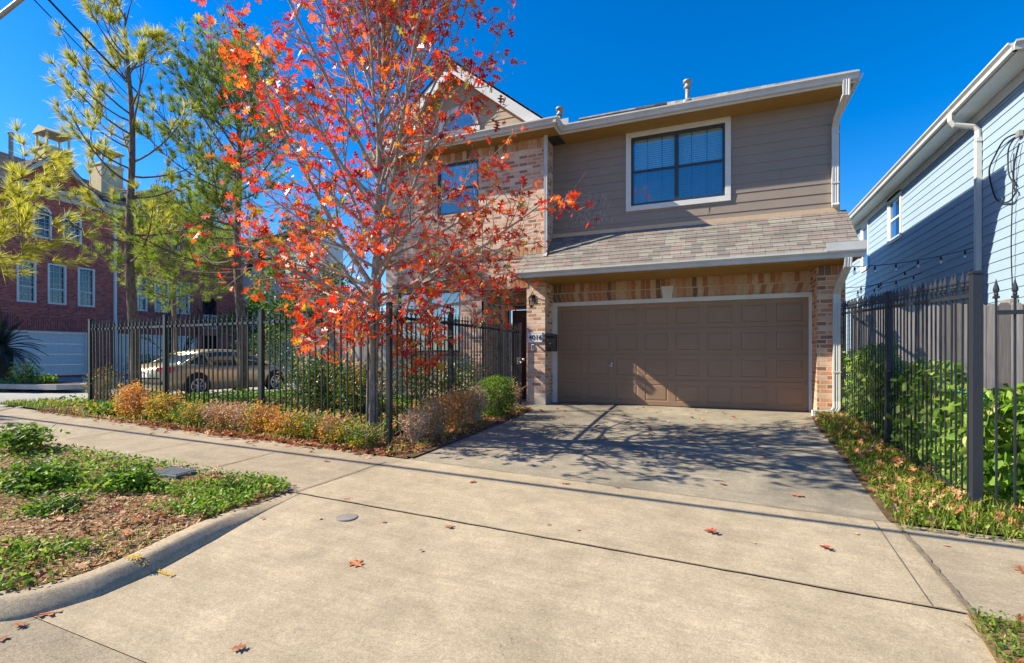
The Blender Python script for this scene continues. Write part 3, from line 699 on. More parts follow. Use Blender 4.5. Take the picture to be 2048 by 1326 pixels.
# downspouts
mb = MB(); ribbed(mb, [(2.02, 10.0, 5.74), (2.02, 10.0, 5.50), (1.965, 10.40, 5.30), (1.96, 10.545, 5.18), (1.96, 10.545, 3.80), (1.96, 10.50, 3.74)], .105, .075, (0, -1, 0))
for z in (5.05, 4.15): mb.box(1.90, 2.02, 10.50, 10.58, z, z+.025)
mb.build('downspout', M['gutter'], H)
mb = MB(); ribbed(mb, [(1.93, 9.43, 2.62), (1.93, 9.44, 2.50), (1.885, 9.86, 2.22), (1.88, 10.005, 2.10), (1.88, 10.005, .26), (1.875, 9.98, .15), (1.82, 9.95, .075), (1.70, 9.93, .05), (1.50, 9.90, .055)], .105, .08, (0, -1, 0))
for z in (1.95, .75): mb.box(1.82, 1.94, 9.96, 10.05, z, z+.025)
for k in range(9): mb.box(1.53+k*.033, 1.545+k*.033, 9.86, 9.96, .0, .103)
mb.build('downspout', M['gutter'], H)
mb = MB(); ribbed(mb, [(-3.36, 9.985, 5.70), (-3.36, 9.985, 3.20), (-3.36, 9.93, 3.12)], .07, .06, (0, -1, 0)); mb.build('downspout', M['gutter'], H)
# garage door
def garage_door(parent, x0, x1, z0, z1, y, rows, cols, mat, name='garage_door', f=None):
    mb = MB(); f = f or (lambda s, z, d: (s, y+d, z))
    rh = (z1-z0)/rows; cw = (x1-x0)/cols
    for r in range(rows):
        for c in range(cols):
            a, b = x0+c*cw, x0+(c+1)*cw; lo_, hi = z0+r*rh+.004, z0+(r+1)*rh-.004
            mx, mz = .075, .085
            R_ = [(a, lo_, b, hi, 0), (a+mx, lo_+mz, b-mx, hi-mz, 0), (a+mx+.012, lo_+mz+.012, b-mx-.012, hi-mz-.012, .009), (a+mx+.045, lo_+mz+.045, b-mx-.045, hi-mz-.045, .001)]
            vs = []
            for (p, q, s, t, dd) in R_: vs += [f(p, q, dd), f(s, q, dd), f(s, t, dd), f(p, t, dd)]
            fs = [(4*i+j, 4*i+(j+1) % 4, 4*i+4+(j+1) % 4, 4*i+4+j) for i in range(3) for j in range(4)]+[(12, 13, 14, 15)]
            mb.add(vs, fs)
        zz = z0+r*rh; bx2(mb, f, x0, x1, max(z0-.02, zz-.03), zz+.03, .024, .05)
    return mb.build(name, mat, parent, fix=False)
gd = garage_door(H, DX0, DX1, .012, DZ, YG+.02, 4, 8, M['door_paint'])
mb = MB(); hx, hz = at_y(1221, YG), .83
mb.lathe([(.026, 0), (.026, .012), (.02, .018)], (hx+.02, YG-.0, hz+.055), 12, 'y'); mb.tube([(hx+.02, YG-.03, hz+.05), (hx+.015, YG-.035, hz)], .012, 8); mb.tube([(hx-.05, YG-.035, hz+.01), (hx+.045, YG-.035, hz-.02)], .010, 8)
mb.lathe([(.03, .02), (.03, -.01), (.012, -.03)], (hx+.02, YG+.0, hz), 10, 'y')
mb.build('handle', M['chrome'], gd, smooth=True)
mb = MB(); fr = lambda s, z, d: (s, YG+d, z)
bx2(mb, fr, DX0-.10, DX0, .0, DZ+.085, -.03, .06); bx2(mb, fr, DX1, DX1+.045, 0, DZ+.085, -.03, .06); bx2(mb, fr, DX0, DX1, DZ, DZ+.085, -.03, .06)
mb.build('garage_door_trim', M['white'], H)
kx = at_y(1335, YG); mb = MB(); mb.prism([(kx-.085, YG-.045, 2.20), (kx+.085, YG-.045, 2.20), (kx+.125, YG-.045, 2.46), (kx-.125, YG-.045, 2.46)], (0, .06, 0)); mb.build('keystone', M['white'], H)
# windows
def sash_window(parent, f, x0, x1, z0, z1, units, trim=0, mats=None, blinds=True, muntins=0, lower_screen=True, rec=.05, gl=None):
    mb = MB(); fw = .045
    frame2d(mb, f, x0, x1, z0, z1, fw, rec-.02, rec+.05)
    uw = (x1-x0-2*fw)/units; zm = z0+(z1-z0)*.5
    for k in range(1, units): bx2(mb, f, x0+fw+k*uw-.04, x0+fw+k*uw+.04, z0+fw, z1-fw, rec-.015, rec+.05)
    for k in range(units): bx2(mb, f, x0+fw+k*uw, x0+fw+(k+1)*uw, zm-.03, zm+.02, rec-.01, rec+.045)
    w = mb.build('window', mats or M['darkframe'], parent)
    for k in range(units):
        a, b = x0+fw+k*uw, x0+fw+(k+1)*uw
        g = MB(); g.quad(f(a, zm, rec+.012), f(b, zm, rec+.012), f(b, z1-fw, rec+.012), f(a, z1-fw, rec+.012)); g.build('pane', gl or M['glass'], w, fix=False)
        g = MB(); g.quad(f(a, z0+fw, rec+.004), f(b, z0+fw, rec+.004), f(b, zm, rec+.004), f(a, zm, rec+.004)); g.build('pane', M['screen'] if lower_screen else (gl or M['glass']), w, fix=False)
        if blinds:
            g = MB(); z = z0+.05; top = z1-.17
            while z < z1-.03:
                hh = .046
                vs = [f(a+.015, z, rec+.075), f(b-.015, z, rec+.075), f(b-.015, z+hh, rec+.098), f(a+.015, z+hh, rec+.098)]; g.add(vs, [(0, 1, 2, 3)]); z += .044
            bx2(g, f, a+.01, b-.01, z1-fw-.06, z1-fw, rec+.07, rec+.11)
            for fx in (.2, .8): bx2(g, f, a+(b-a)*fx-.004, a+(b-a)*fx+.004, z0+.05, z1-.05, rec+.068, rec+.074)
            g.build('blind', M['blind'], w, fix=False)
    if muntins:
        for k in range(units):
            a, b = x0+fw+k*uw, x0+fw+(k+1)*uw; g = MB()
            for m in range(1, muntins): bx2(g, f, a+(b-a)*m/muntins-.008, a+(b-a)*m/muntins+.008, z0+fw, z1-fw, rec+.018, rec+.026)
            g.build('muntin', mats or M['darkframe'], w)
    g = MB(); bx2(g, f, x0, x1, z0, z1, rec+.13, rec+.15); g.build('backing', M['void'], w)
    if trim:
        g = MB(); frame2d(g, f, x0-trim, x1+trim, z0-trim, z1+trim, trim, -.045, .03); g.build('trim', M['white'], w, bevel=.004)
    return w
fg = lambda s, z, d: (s, YG+d, z)
sash_window(H, fg, GW[0], GW[1], GW[2], GW[3], 2, .105, muntins=3, rec=.0)
fb = lambda s, z, d: (s, YB+d, z)
sash_window(H, fb, LW[0], LW[1], LW[2], LW[3], 2, 0, muntins=2, rec=.05)
sash_window(H, fb, UW[0], UW[1], UW[2], UW[3], 1, 0, muntins=3, rec=.05)
# half-round gable window
mb = MB(); NS = 18; zc, r0, r1 = 6.20, .42, .52; ym = YB-.06
ring = []
for i in range(NS+1):
    a = math.pi*i/NS
    for r in (r0, r1): ring += [(GXc+r*math.cos(a), ym, zc+r*math.sin(a)), (GXc+r*math.cos(a), YB+.01, zc+r*math.sin(a))]
fs = []
for i in range(NS):
    b0 = 4*i
    fs += [(b0, b0+2, b0+6, b0+4), (b0+2, b0+3, b0+7, b0+6), (b0, b0+4, b0+5, b0+1)]
mb.add(ring, fs); mb.box(GXc-r1-.04, GXc+r1+.04, ym-.008, YB+.012, zc-.11, zc)
hw = mb.build('half_round_window', M['white'], H)
mb = MB(); mb.add([(GXc, YB-.018, zc)]+[(GXc+r0*math.cos(math.pi*i/NS), YB-.018, zc+r0*math.sin(math.pi*i/NS)) for i in range(NS+1)], [(0, i+1, i+2) for i in range(NS)]); mb.build('pane', M['glass'], hw, fix=False)
mb = MB()
for z in np.arange(zc+.02, zc+.46, .05): 
    ww = math.sqrt(max(0, (r0-.01)**2-(z+.04-zc)**2)); mb.quad((GXc-ww, YB-.0165, z), (GXc+ww, YB-.0165, z), (GXc+ww, YB-.0165, z+.042), (GXc-ww, YB-.0165, z+.042))
mb.build('blind', plain('grey_blind', (.32, .36, .38)), hw, fix=False)
# entry door and its frame in the recess
mb = MB(); f_ = lambda s, z, d: (s, YE+d, z)
frame2d(mb, f_, -4.74, -3.90, 0, 2.24, (.04, .04, .02, .06), -.03, .08); dr = mb.build('door_frame', M['darkframe'], H)
mb = MB(); mb.box(-4.885, -4.78, YE-.12, YE-.01, 0, 2.46); mb.build('door_column', M['white'], H)
mb = MB(); bx2(mb, f_, -4.64, -3.98, .02, 2.14, .02, .06); ed = mb.build('entry_door', M['walnut'], H)
mb = MB(); frame2d(mb, f_, -4.50, -3.98, .04, 2.02, .05, -.01, .012)
for k in range(5): mb.tube([(-4.44+k*.1, YE-.005, .1), (-4.44+k*.1, YE-.005, 1.96)], .007, 5)
for zc_ in (.55, 1.0, 1.5): mb.tube([(-4.24+.13*math.cos(t), YE-.008, zc_+.16*math.sin(t)) for t in np.linspace(0, 2*math.pi, 17)], .008, 5)
mb.build('storm_door', M['darkframe'], ed)
# roof vents
def vent(u, vb, y, h, nm='vent_pipe'):
    x = at_y(u, y); z = 5.86+.5*(y-10.06)
    mb = MB(); mb.lathe([(.045, -.15), (.045, h-.16)], (x, y, z), 12); mb.lathe([(.05, h-.19), (.08, h-.17), (.08, h-.14), (.05, h-.12), (.055, h-.06), (.095, h-.05), (.095, h-.01), (.02, h+.03)], (x, y, z), 14); mb.lathe([(.17, -.06), (.07, .06)], (x, y, z), 12)
    mb.build(nm, M['galv'], H, smooth=True)
vent(1375, 203, 11.6, .48); vent(1120, 245, 10.9, .42)
mb = MB(); mb.box(-1.9, -1.15, 12.6, 12.9, 7.16, 7.21); mb.build('roof_vent', M['darkshingle'], H)
# ------------------------------------------------------------ small things fixed to the house
def text_mesh(body, size, mat, name, parent, mtx, ext=.003):
    cu = bpy.data.curves.new('txt', 'FONT'); cu.body = body; cu.size = size; cu.extrude = ext; cu.align_x = 'CENTER'; cu.align_y = 'CENTER'; cu.offset = .0008
    o = bpy.data.objects.new('txt', cu); COL.objects.link(o); bpy.context.view_layer.update()
    me = bpy.data.meshes.new_from_object(o.evaluated_get(bpy.context.evaluated_depsgraph_get())); bpy.data.objects.remove(o); bpy.data.curves.remove(cu)
    me.name = name; me.transform(mtx); me.transform(Matrix.Translation(-wpos(parent))); me.materials.clear(); me.materials.append(mat)
    r = bpy.data.objects.new(name, me); COL.objects.link(r); r.parent = parent; return r
px = at_y(1070, YB); pz = CAMZ+(HZ-675)*YB/ray(1070)[1]/FPX
t = thing('house_number_plaque', (px, YB-.02, pz), 'white house number plaque reading 4016 on the brick pier', 'sign')
mb = MB(); mb.box(px-.178, px+.178, YB-.022, YB-.004, pz-.112, pz+.112); mb.build('plate', M['plaque'], t, bevel=.004)
mb = MB(); frame2d(mb, fb, px-.166, px+.166, pz-.10, pz+.10, .006, -.025, -.018); mb.build('border', M['galv'], t)
text_mesh('4016', .150, M['blackmetal'], 'number', t, Matrix.Translation((px+.015, YB-.0255, pz-.005)) @ Matrix.Rotation(R(90), 4, 'X'))
dx = at_y(1066, YB); dz = CAMZ+(HZ-695)*YB/ray(1066)[1]/FPX
t = thing('doorbell_camera', (dx, YB-.01, dz), 'slim black doorbell button in a pale bezel below the house number plaque', 'doorbell')
mb = MB(); mb.box(dx-.027, dx+.027, YB-.02, YB-.001, dz-.066, dz+.066); mb.build('bezel', M['plaque'], t, bevel=.015)
mb = MB(); mb.box(dx-.016, dx+.016, YB-.027, YB-.021, dz-.045, dz+.055); mb.build('faceplate', M['blackmetal'], t, bevel=.004)
mx = at_y(1101, YB+.02); mz = CAMZ+(HZ-685)*(YB)/ray(1101)[1]/FPX
t = thing('mailbox', (mx, YB+.1, mz), 'black wall mailbox with peaked lid beside the garage door', 'mailbox')
mb = MB(); mb.prism([(mx-.12, YB+.0, mz-.19), (mx+.12, YB+.0, mz-.19), (mx+.12, YB+.0, mz+.13), (mx-.12, YB+.0, mz+.13)], (0, .13, 0)); mb.build('box', M['blackmetal'], t, bevel=.006)
mb = MB(); mb.prism([(mx-.135, YB-.02, mz+.135), (mx+.135, YB-.02, mz+.135), (mx+.10, YB-.02, mz+.18), (mx, YB-.02, mz+.205), (mx-.10, YB-.02, mz+.18)], (0, .16, 0)); mb.build('lid', M['blackmetal'], t)
mb = MB(); mb.lathe([(.012, 0), (.012, -.012)], (mx, YB-.001, mz-.02), 10, 'y'); mb.build('knob', M['chrome'], t); mb = MB(); mb.lathe([(.008, 0), (.008, -.01)], (mx-.045, YB-.001, mz+.05), 8, 'y'); mb.build('knob', M['chrome'], t)
mb = MB(); mb.box(mx-.10, mx-.04, YB+.04, YB+.12, mz-.1, mz+.1); mb.build('bracket', M['blackmetal'], t)
lx = at_y(1068, YB); lz = CAMZ+(HZ-603)*YB/ray(1068)[1]/FPX
t = thing('wall_lantern', (lx, YB-.05, lz), 'dark wall lantern with curled bracket on the brick pier above the plaque', 'lamp')
mb = MB(); mb.box(lx-.035, lx+.035, YB-.02, YB-.001, lz-.02, lz+.14); mb.build('wall_plate', M['blackmetal'], t, bevel=.006)
mb = MB(); mb.tube([(lx, YB-.02, lz+.12), (lx, YB-.08, lz+.20), (lx, YB-.15, lz+.17), (lx, YB-.15, lz+.11)], .009, 6); mb.build('bracket', M['blackmetal'], t, smooth=True)
mb = MB(); mb.lathe([(.01, .13), (.05, .10), (.075, .065), (.078, .055)], (lx, YB-.15, lz), 6); mb.lathe([(.05, -.10), (.045, -.12), (.012, -.15)], (lx, YB-.15, lz), 6)
for k in range(6): a = k*math.pi/3; mb.tube([(lx+.07*math.cos(a), YB-.15+.07*math.sin(a), lz+.055), (lx+.048*math.cos(a), YB-.15+.048*math.sin(a), lz-.10)], .005, 4)
mb.build('cage', M['blackmetal'], t)
mb = MB(); mb.lathe([(.064, .053), (.044, -.098)], (lx, YB-.15, lz), 6, cap=False); mb.build('glass', M['bulb'], t)

# ------------------------------------------------------------ iron fences
def fence_run(name, p0, p1, label, posts, top, step, mat, cat='fence', finial='spike', pskip=(), rails=(.14, 1.60), zoff=0.0, base_gap=.06, postw=.062, rail_under=.145):
    p0, p1 = Vector(p0), Vector(p1); L = (p1-p0).length; d = (p1-p0)/L; g = lambda s: ground(*(p0+d*s))+zoff
    t = thing(name, (p0.x, p0.y, g(0)), label, cat)
    if isinstance(top, tuple): tp = lambda s: top[0]+(top[1]-top[0])*s/L
    else: tp = lambda s: top
    for s in posts:
        q = p0+d*s; z1 = tp(s)+.03; z0 = g(s)-.15; w = postw/2
        mb = MB(); an = math.atan2(d.y, d.x); Mx = Matrix.Translation((q.x, q.y, 0)) @ Matrix.Rotation(an, 4, 'Z')
        mb.box(-w, w, -w, w, z0, z1, Mx); po = mb.build('post', mat, t, bevel=.003)
        mb = MB(); mb.box(-w-.007, w+.007, -w-.007, w+.007, z1, z1+.014, Mx); mb.box(-w*.7, w*.7, -w*.7, w*.7, z1+.014, z1+.024, Mx); mb.build('post_cap', mat, po)
    for rz, ref in ((rail_under, 'top'), (base_gap+.06, 'bot')):
        mb = MB(); n = max(2, int(L/1.2)); an = math.atan2(d.y, d.x)
        for k in range(n):
            a, b = L*k/n, L*(k+1)/n; qa, qb = p0+d*a, p0+d*b
            za, zb = (tp(a)-rz, tp(b)-rz) if ref == 'top' else (g(a)+rz, g(b)+rz)
            nn = Vector((-d.y, d.x))*.016
            vs = []
            for q, z in ((qa, za), (qb, zb)):
                vs += [(q.x-nn.x, q.y-nn.y, z-.017), (q.x+nn.x, q.y+nn.y, z-.017), (q.x+nn.x, q.y+nn.y, z+.017), (q.x-nn.x, q.y-nn.y, z+.017)]
            mb.add(vs, [(0, 1, 5, 4), (1, 2, 6, 5), (2, 3, 7, 6), (3, 0, 4, 7), (0, 3, 2, 1), (4, 5, 6, 7)])
        mb.build('rail', mat, t)
    hgt = tp(L/2)-g(L/2)
    mb = MB(); w = .0085 if finial == 'spike' else .0068; an = math.atan2(d.y, d.x); Mx = Matrix.Rotation(an, 4, 'Z')
    mb.box(-w, w, -w, w, base_gap, hgt-.075, Mx)
    if finial == 'spike':
        mb.box(-.016, .016, -.016, .016, hgt-.085, hgt-.060, Mx); mb.lathe([(.006, hgt-.06), (.011, hgt-.045), (.001, hgt+.035)], (0, 0, 0), 6)
        mb.box(-.014, .014, -.026, .026, hgt-rail_under-.022, hgt-rail_under+.022, Mx)
    else:
        mb.box(-.017, .017, -.017, .017, hgt-.085, hgt-.066, Mx)
        mb.lathe([(.011, hgt-.066), (.017, hgt-.055), (.013, hgt-.040), (.022, hgt-.022), (.021, hgt-.005), (.010, hgt+.035), (.001, hgt+.075)], (0, 0, 0), 8)
    proto = None; n = int(L/step)
    for k in range(n+1):
        s = (L-n*step)/2+k*step
        if any(abs(s-ps) < .05 for ps in posts): continue
        q = p0+d*s
        if proto is None:
            proto = mb.build('picket', mat); o = proto
        else:
            o = proto.copy(); COL.objects.link(o)
        o.parent = t; o.location = (q.x-p0.x, q.y-p0.y, tp(s)-hgt-g(0)); o.rotation_euler = (random.gauss(0, .003), random.gauss(0, .003), 0)
    return t
FC = (-3.94, 5.35)
fd = math.dist(FC, (-11.14, 5.72))
fence_run('iron_fence', FC, (-11.14, 5.72), 'long black iron picket fence between the pavement and garden, hedge shrubs at its foot', [0, 2.41, 4.81, fd-.02], 1.69, .118, M['iron'])
fence_run('iron_fence', (-3.94, 5.47), (-3.94, 8.86), 'black iron picket fence running beside the driveway from the corner post to the gate', [1.5, 3.39], 1.70, .113, M['iron'])
t = fence_run('iron_gate', (-3.94, 8.98), (-3.94, 9.98), 'narrow black iron gate with a lever lock beside the brick pier', [.0, 1.0], 1.70, .105, M['iron'], 'gate', postw=.04)
mb = MB(); zz = .93; mb.box(-3.965, -3.915, 9.86, 9.96, zz-.07, zz+.07); mb.build('lock_case', M['galv'], t, bevel=.004)
mb = MB(); mb.lathe([(.014, 0), (.014, .05), (.03, .055), (.03, .09), (.01, .1)], (-3.915, 9.92, zz+.03), 10, 'x'); mb.tube([(-3.87, 9.92, zz-.02), (-3.86, 9.80, zz-.02)], .012, 8); mb.tube([(-3.87, 9.92, zz-.03), (-3.95, 9.92, zz-.03)], .012, 8); mb.build('lever_handle', M['chrome'], t, smooth=True)
fence_run('iron_fence', (1.985, 5.30), (1.985, 10.0), 'black spear-topped iron fence along the right edge of the driveway', [0, 2.28], (1.70, 1.91), .113, M['iron_old'], finial='spear', postw=.072, base_gap=.02)
fence_run('iron_fence', (2.09, 5.24), (5.2, 5.24), 'short black spear-topped iron fence facing the pavement at the right edge', [2.4], 1.60, .115, M['iron_old'], finial='spear', postw=.06, base_gap=.02, rail_under=.20)

# ------------------------------------------------------------ board fences
def board_fence(p0, p1, z1, label, dog=True):
    p0, p1 = Vector(p0), Vector(p1); L = (p1-p0).length; d = (p1-p0)/L; nn = Vector((-d.y, d.x)); t = thing('board_fence', (p0.x, p0.y, 0), label, 'fence')
    mb = MB(); s = 0
    while s < L-.05:
        w = .138; top = z1+random.uniform(-.012, .012); dp = random.uniform(-.006, .006); c = .03 if dog else .0
        q = [(s+.002, -.1), (s+w-.002, -.1), (s+w-.002, top-c), (s+w-c, top), (s+c, top), (s+.002, top-c)]
        mb.prism([(p0.x+d.x*a+nn.x*dp, p0.y+d.y*a+nn.y*dp, z) for a, z in q], (nn.x*.018, nn.y*.018, 0)); s += w+.004
    mb.build('board_panel', M['woodfence'], t)
    for z in (.25, z1-.3):
        mb = MB(); a, b = p0+nn*.03, p1+nn*.03; mb.prism([(a.x, a.y, z), (b.x, b.y, z), (b.x, b.y, z+.09), (a.x, a.y, z+.09)], (nn.x*.04, nn.y*.04, 0)); mb.build('rail', M['woodfence'], t)
    return t
board_fence((-10.5, 10.12), (-7.52, 10.12), 1.82, 'weathered grey board fence at the left of the brick house')
board_fence((2.06, 9.72), (4.36, 9.72), 1.84, 'weathered grey dog-eared board fence between the two houses behind the vines')

# ------------------------------------------------------------ neighbouring blue house on the right
XN, XE = 4.40, 4.02
t = thing('clapboard_house', (8, 14, 0), 'pale blue clapboard house on the right with white gutter and downspout', 'house')
w1, w2 = (15.78, 16.7, 4.18, 5.28), (18.8, 19.5, 3.86, 5.2)
mb = MB(); clapboard(mb, (XN, 9.95), (0, 1), (-1, 0), 14.0, -.1, 5.450, .172, [(a-9.95, b-9.95, c, e) for a, b, c, e in (w1, w2)])
clapboard(mb, (XN, 9.95), (1, 0), (0, -1), 7.5, -.1, 5.450, .172)
mb.box(XN-.022, XN+.05, 9.925, 10.01, -.1, 5.450); mb.build('siding_wall', M['blue_siding'], t)
fn = lambda s, z, d: (XN+d, s, z)
for a, b, c, e in (w1, w2): sash_window(t, fn, a, b, c, e, 1, .09, mats=M['bluewhite'], blinds=False, lower_screen=False, rec=.0, gl=M['glass_far'])
mb = MB(); mb.box(XE, XN+.03, 9.53, 25, 5.455, 5.475); mb.box(XN, 12.5, 9.53, 9.97, 5.457, 5.477); mb.build('soffit', M['bluewhite'], t)
mb = MB(); mb.box(XE-.002, XE+.02, 9.53, 25, 5.460, 5.590); mb.box(XE, 12.5, 9.51, 9.53, 5.460, 5.590); mb.box(XN-.045, XN-.02, 9.99, 24.6, 5.290, 5.450); mb.build('fascia', M['white'], t)
gut(((XE, 9.45, 5.605), (XE, 25, 5.605), .125, (-1, 0, 0)), ((XE-.05, 9.51, 5.605), (12.5, 9.51, 5.605), .125, (0, -1, 0))).build('gutter', M['gutter'], t)
mb = MB(); e = .0
laproof(mb, (XE-.03, 9.49, 5.590), (XE-.03, 25, 5.590), (8.4, 14.2, 8.2), (8.4, 21, 8.2)); laproof(mb, (XE-.03, 9.49, 5.590), (12.5, 9.49, 5.590), (8.4, 14.2, 8.2), (8.4, 14.2, 8.2)); laproof(mb, (12.5, 9.49, 5.590), (12.5, 25, 5.590), (8.4, 14.2, 8.2), (8.4, 21, 8.2))
mb.build('roof', M['shingle'], t)
mb = MB(); yd = 11.52; mb.tube([(XE-.07, yd, 5.490), (XE-.07, yd, 5.350), (XE-.02, yd, 5.270), (XN-.12, yd, 5.190), (XN-.06, yd, 5.110), (XN-.055, yd, 4.940)], .05, 8); ribbed(mb, [(XN-.06, yd, 4.970), (XN-.06, yd, .1)], .105, .075, (-1, 0, 0))
for z in (4.9, 3.0): mb.box(XN-.10, XN-.005, yd-.065, yd+.065, z, z+.02)
mb.build('downspout', M['gutter'], t)
mb = MB(); mb.box(XN-.13, XN-.018, 10.3, 10.6, 1.35, 1.95); mb.box(XN-.15, XN-.13, 10.33, 10.57, 1.4, 1.9); mb.build('meter_box', M['galv'], t, bevel=.01)
# drooping cables hung on the blue wall
t2 = thing('cable_coil', (XN-.06, 10.7, 4.3), 'black utility cables coiled and hanging on the blue clapboard wall', 'cable')
def yw(u): 
    d = ray(u); return XN*d[1]/d[0]
def zw(u, v): 
    return CAMZ+(HZ-v)*XN/ray(u)[0]/FPX
def cab(pts, r=.011, nm='cable'):
    q = [Vector((XN-.05-.02*(i % 2), yw(u), zw(u, v))) for i, (u, v) in enumerate(pts)]
    # smooth with Catmull-Rom
    out = []
    for i in range(len(q)-1):
        p0_, p1_, p2_, p3_ = q[max(i-1, 0)], q[i], q[i+1], q[min(i+2, len(q)-1)]
        for s in np.linspace(0, 1, 7)[:-1]: out.append(.5*((2*p1_)+(p2_-p0_)*s+(2*p0_-5*p1_+4*p2_-p3_)*s*s+(3*p1_-p0_-3*p2_+p3_)*s**3))
    out.append(q[-1]); mb = MB(); mb.tube(out, r, 6); mb.build(nm, M['cable'], t2, smooth=True)
cab([(2047, 264), (2020, 278), (1998, 310), (1989, 340), (1993, 380), (2006, 400), (2020, 404), (2034, 398), (2042, 380)], .013)
cab([(2045, 266), (2030, 292), (2024, 320), (2030, 350), (2040, 370)]); cab([(2047, 285), (2040, 330), (2036, 370), (2044, 385)]); cab([(2036, 306), (2034, 480), (2033, 575)], .008)
mb = MB(); mb.box(XN-.07, XN-.02, yw(2046)-.05, yw(2046)+.05, zw(2046, 266)-.05, zw(2046, 266)+.04); mb.build('wall_anchor', M['galv'], t2)
# string lights strung across the side yard
def string_light(a, b, sag, nb, label):
    a, b = Vector(a), Vector(b); t = thing('string_light', tuple(a), label, 'string light', 'string lights across the side yard')
    pt = lambda s: a.lerp(b, s)-Vector((0, 0, sag*4*s*(1-s)))
    mb = MB(); mb.tube([pt(i/20) for i in range(21)], .007, 5); mb.build('cord', M['cable'], t)
    pr = pb = None
    for k in range(nb):
        q = pt((k+.5)/nb)-a
        if pr is None:
            m1 = MB(); m1.lathe([(.006, .0), (.012, -.02), (.019, -.025), (.019, -.075), (.014, -.08)], (0, 0, 0), 8); pr = m1.build('socket', M['cable']); so = pr
            m2 = MB(); m2.lathe([(.014, -.08), (.030, -.105), (.032, -.125), (.020, -.155), (.003, -.165)], (0, 0, 0), 10, cap=False); pb = m2.build('bulb', M['bulb'], smooth=True); bo = pb
        else: so = pr.copy(); COL.objects.link(so); bo = pb.copy(); COL.objects.link(bo)
        so.parent = t; so.location = q; bo.parent = so; bo.location = (0, 0, 0)
def wl_(u, v): return (XN-.05, yw(u), zw(u, v))
string_light((2.1, 12.2, 2.92), wl_(1962, 493), .12, 7, 'topmost string of clear bulbs, ending at the blue house downspout')
string_light((2.1, 13.2, 2.62), wl_(1850, 545), .14, 6, 'middle string of clear bulbs, just under the topmost string')
string_light((2.1, 15.0, 2.55), wl_(1840, 530), .2, 5, 'third string of clear bulbs, crossing behind the middle string')
string_light((2.1, 14.2, 2.20), wl_(1765, 570), .14, 5, 'lowest string of clear bulbs, just above the iron fence finials')
# ------------------------------------------------------------ brick townhouses across the court (facade faces +x)
XT = -35.0
T = thing('townhouse', (XT, 19, -.1), 'three-storey dark red brick townhouse with white garage doors and two cream chimneys', 'townhouse')
ft = lambda s, z, d: (XT-d, s, z)
ty = lambda u: XT*ray(u)[1]/ray(u)[0]
g1 = (13.0, ty(174), -.1, 2.28+.12); g2 = (ty(236), ty(392), -.1, 2.40); port = (ty(399)+.2, ty(436), -.1, 2.5); balc = (ty(405), ty(434), 3.0, 5.3)
rw2 = [(ty(a), ty(b), 3.95, 6.25) for a, b in ((33, 72), (95, 132), (155, 189))]+[(ty(a), ty(b), 3.95, 6.2) for a, b in ((274, 294), (308, 337), (352, 379))]
rw3 = [(ty(a), ty(b), 7.6, 9.0) for a, b in ((65, 103), (125, 163), (284, 312), (341, 359))]
ops = [g1, g2, port, balc]+rw2+rw3
mb = MB(); y0, y1 = 5.0, 27.6
wall_grid(mb, (XT, y0), (0, 1), y1-y0, -.3, 10.4, [(o[0]-y0, o[1]-y0, o[2], o[3]) for o in ops], .16, (1, 0))
wall_grid(mb, (XT, y1), (-1, 0), 12, -.3, 10.4); wall_grid(mb, (XT, y0), (-1, 0), 12, -.3, 10.4)
G = ((14.1, 18.2), (20.1, 24.3))
for a, b in G:
    m_ = (a+b)/2; mb.add([(XT, a, 10.4), (XT, b, 10.4), (XT, m_, 12.35)], [(0, 1, 2)])
mb.build('brick_wall', M['redbrick'], T, fix=False)
for o in (g1, g2): mb = MB(); mb.box(XT, XT+.03, o[0]-.2, o[1]+.2, 2.45, 3.15); mb.build('garage_lintel', M['redsoldier'], T)
for o in rw2: mb = MB(); mb.box(XT, XT+.02, o[0]-.12, o[1]+.12, o[3]+.09, o[3]+.42); mb.build('window_head', M['redsoldier'], T)
for o in rw2+rw3[:2]: mb = MB(); mb.box(XT, XT+.025, o[0]-.1, o[1]+.1, o[2]-.26, o[2]-.09); mb.build('window_sill', M['redsoldier'], T)
M['tgdoor'] = plain('white_garage_paint', (.62, .62, .60), .5, .4, .05)
for o in (g1, g2):
    fd_ = lambda s, z, d: (XT-.10-d, s, z)
    garage_door(T, o[0]+.08, o[1]-.08, o[2], o[3]-.1, 0, 4, 8, M['tgdoor'], f=fd_)
    mb = MB(); frame2d(mb, ft, o[0], o[1], o[2]-.1, o[3], (.09, .09, .0, .1), -.04, .16); mb.build('garage_door_trim', M['white'], T)
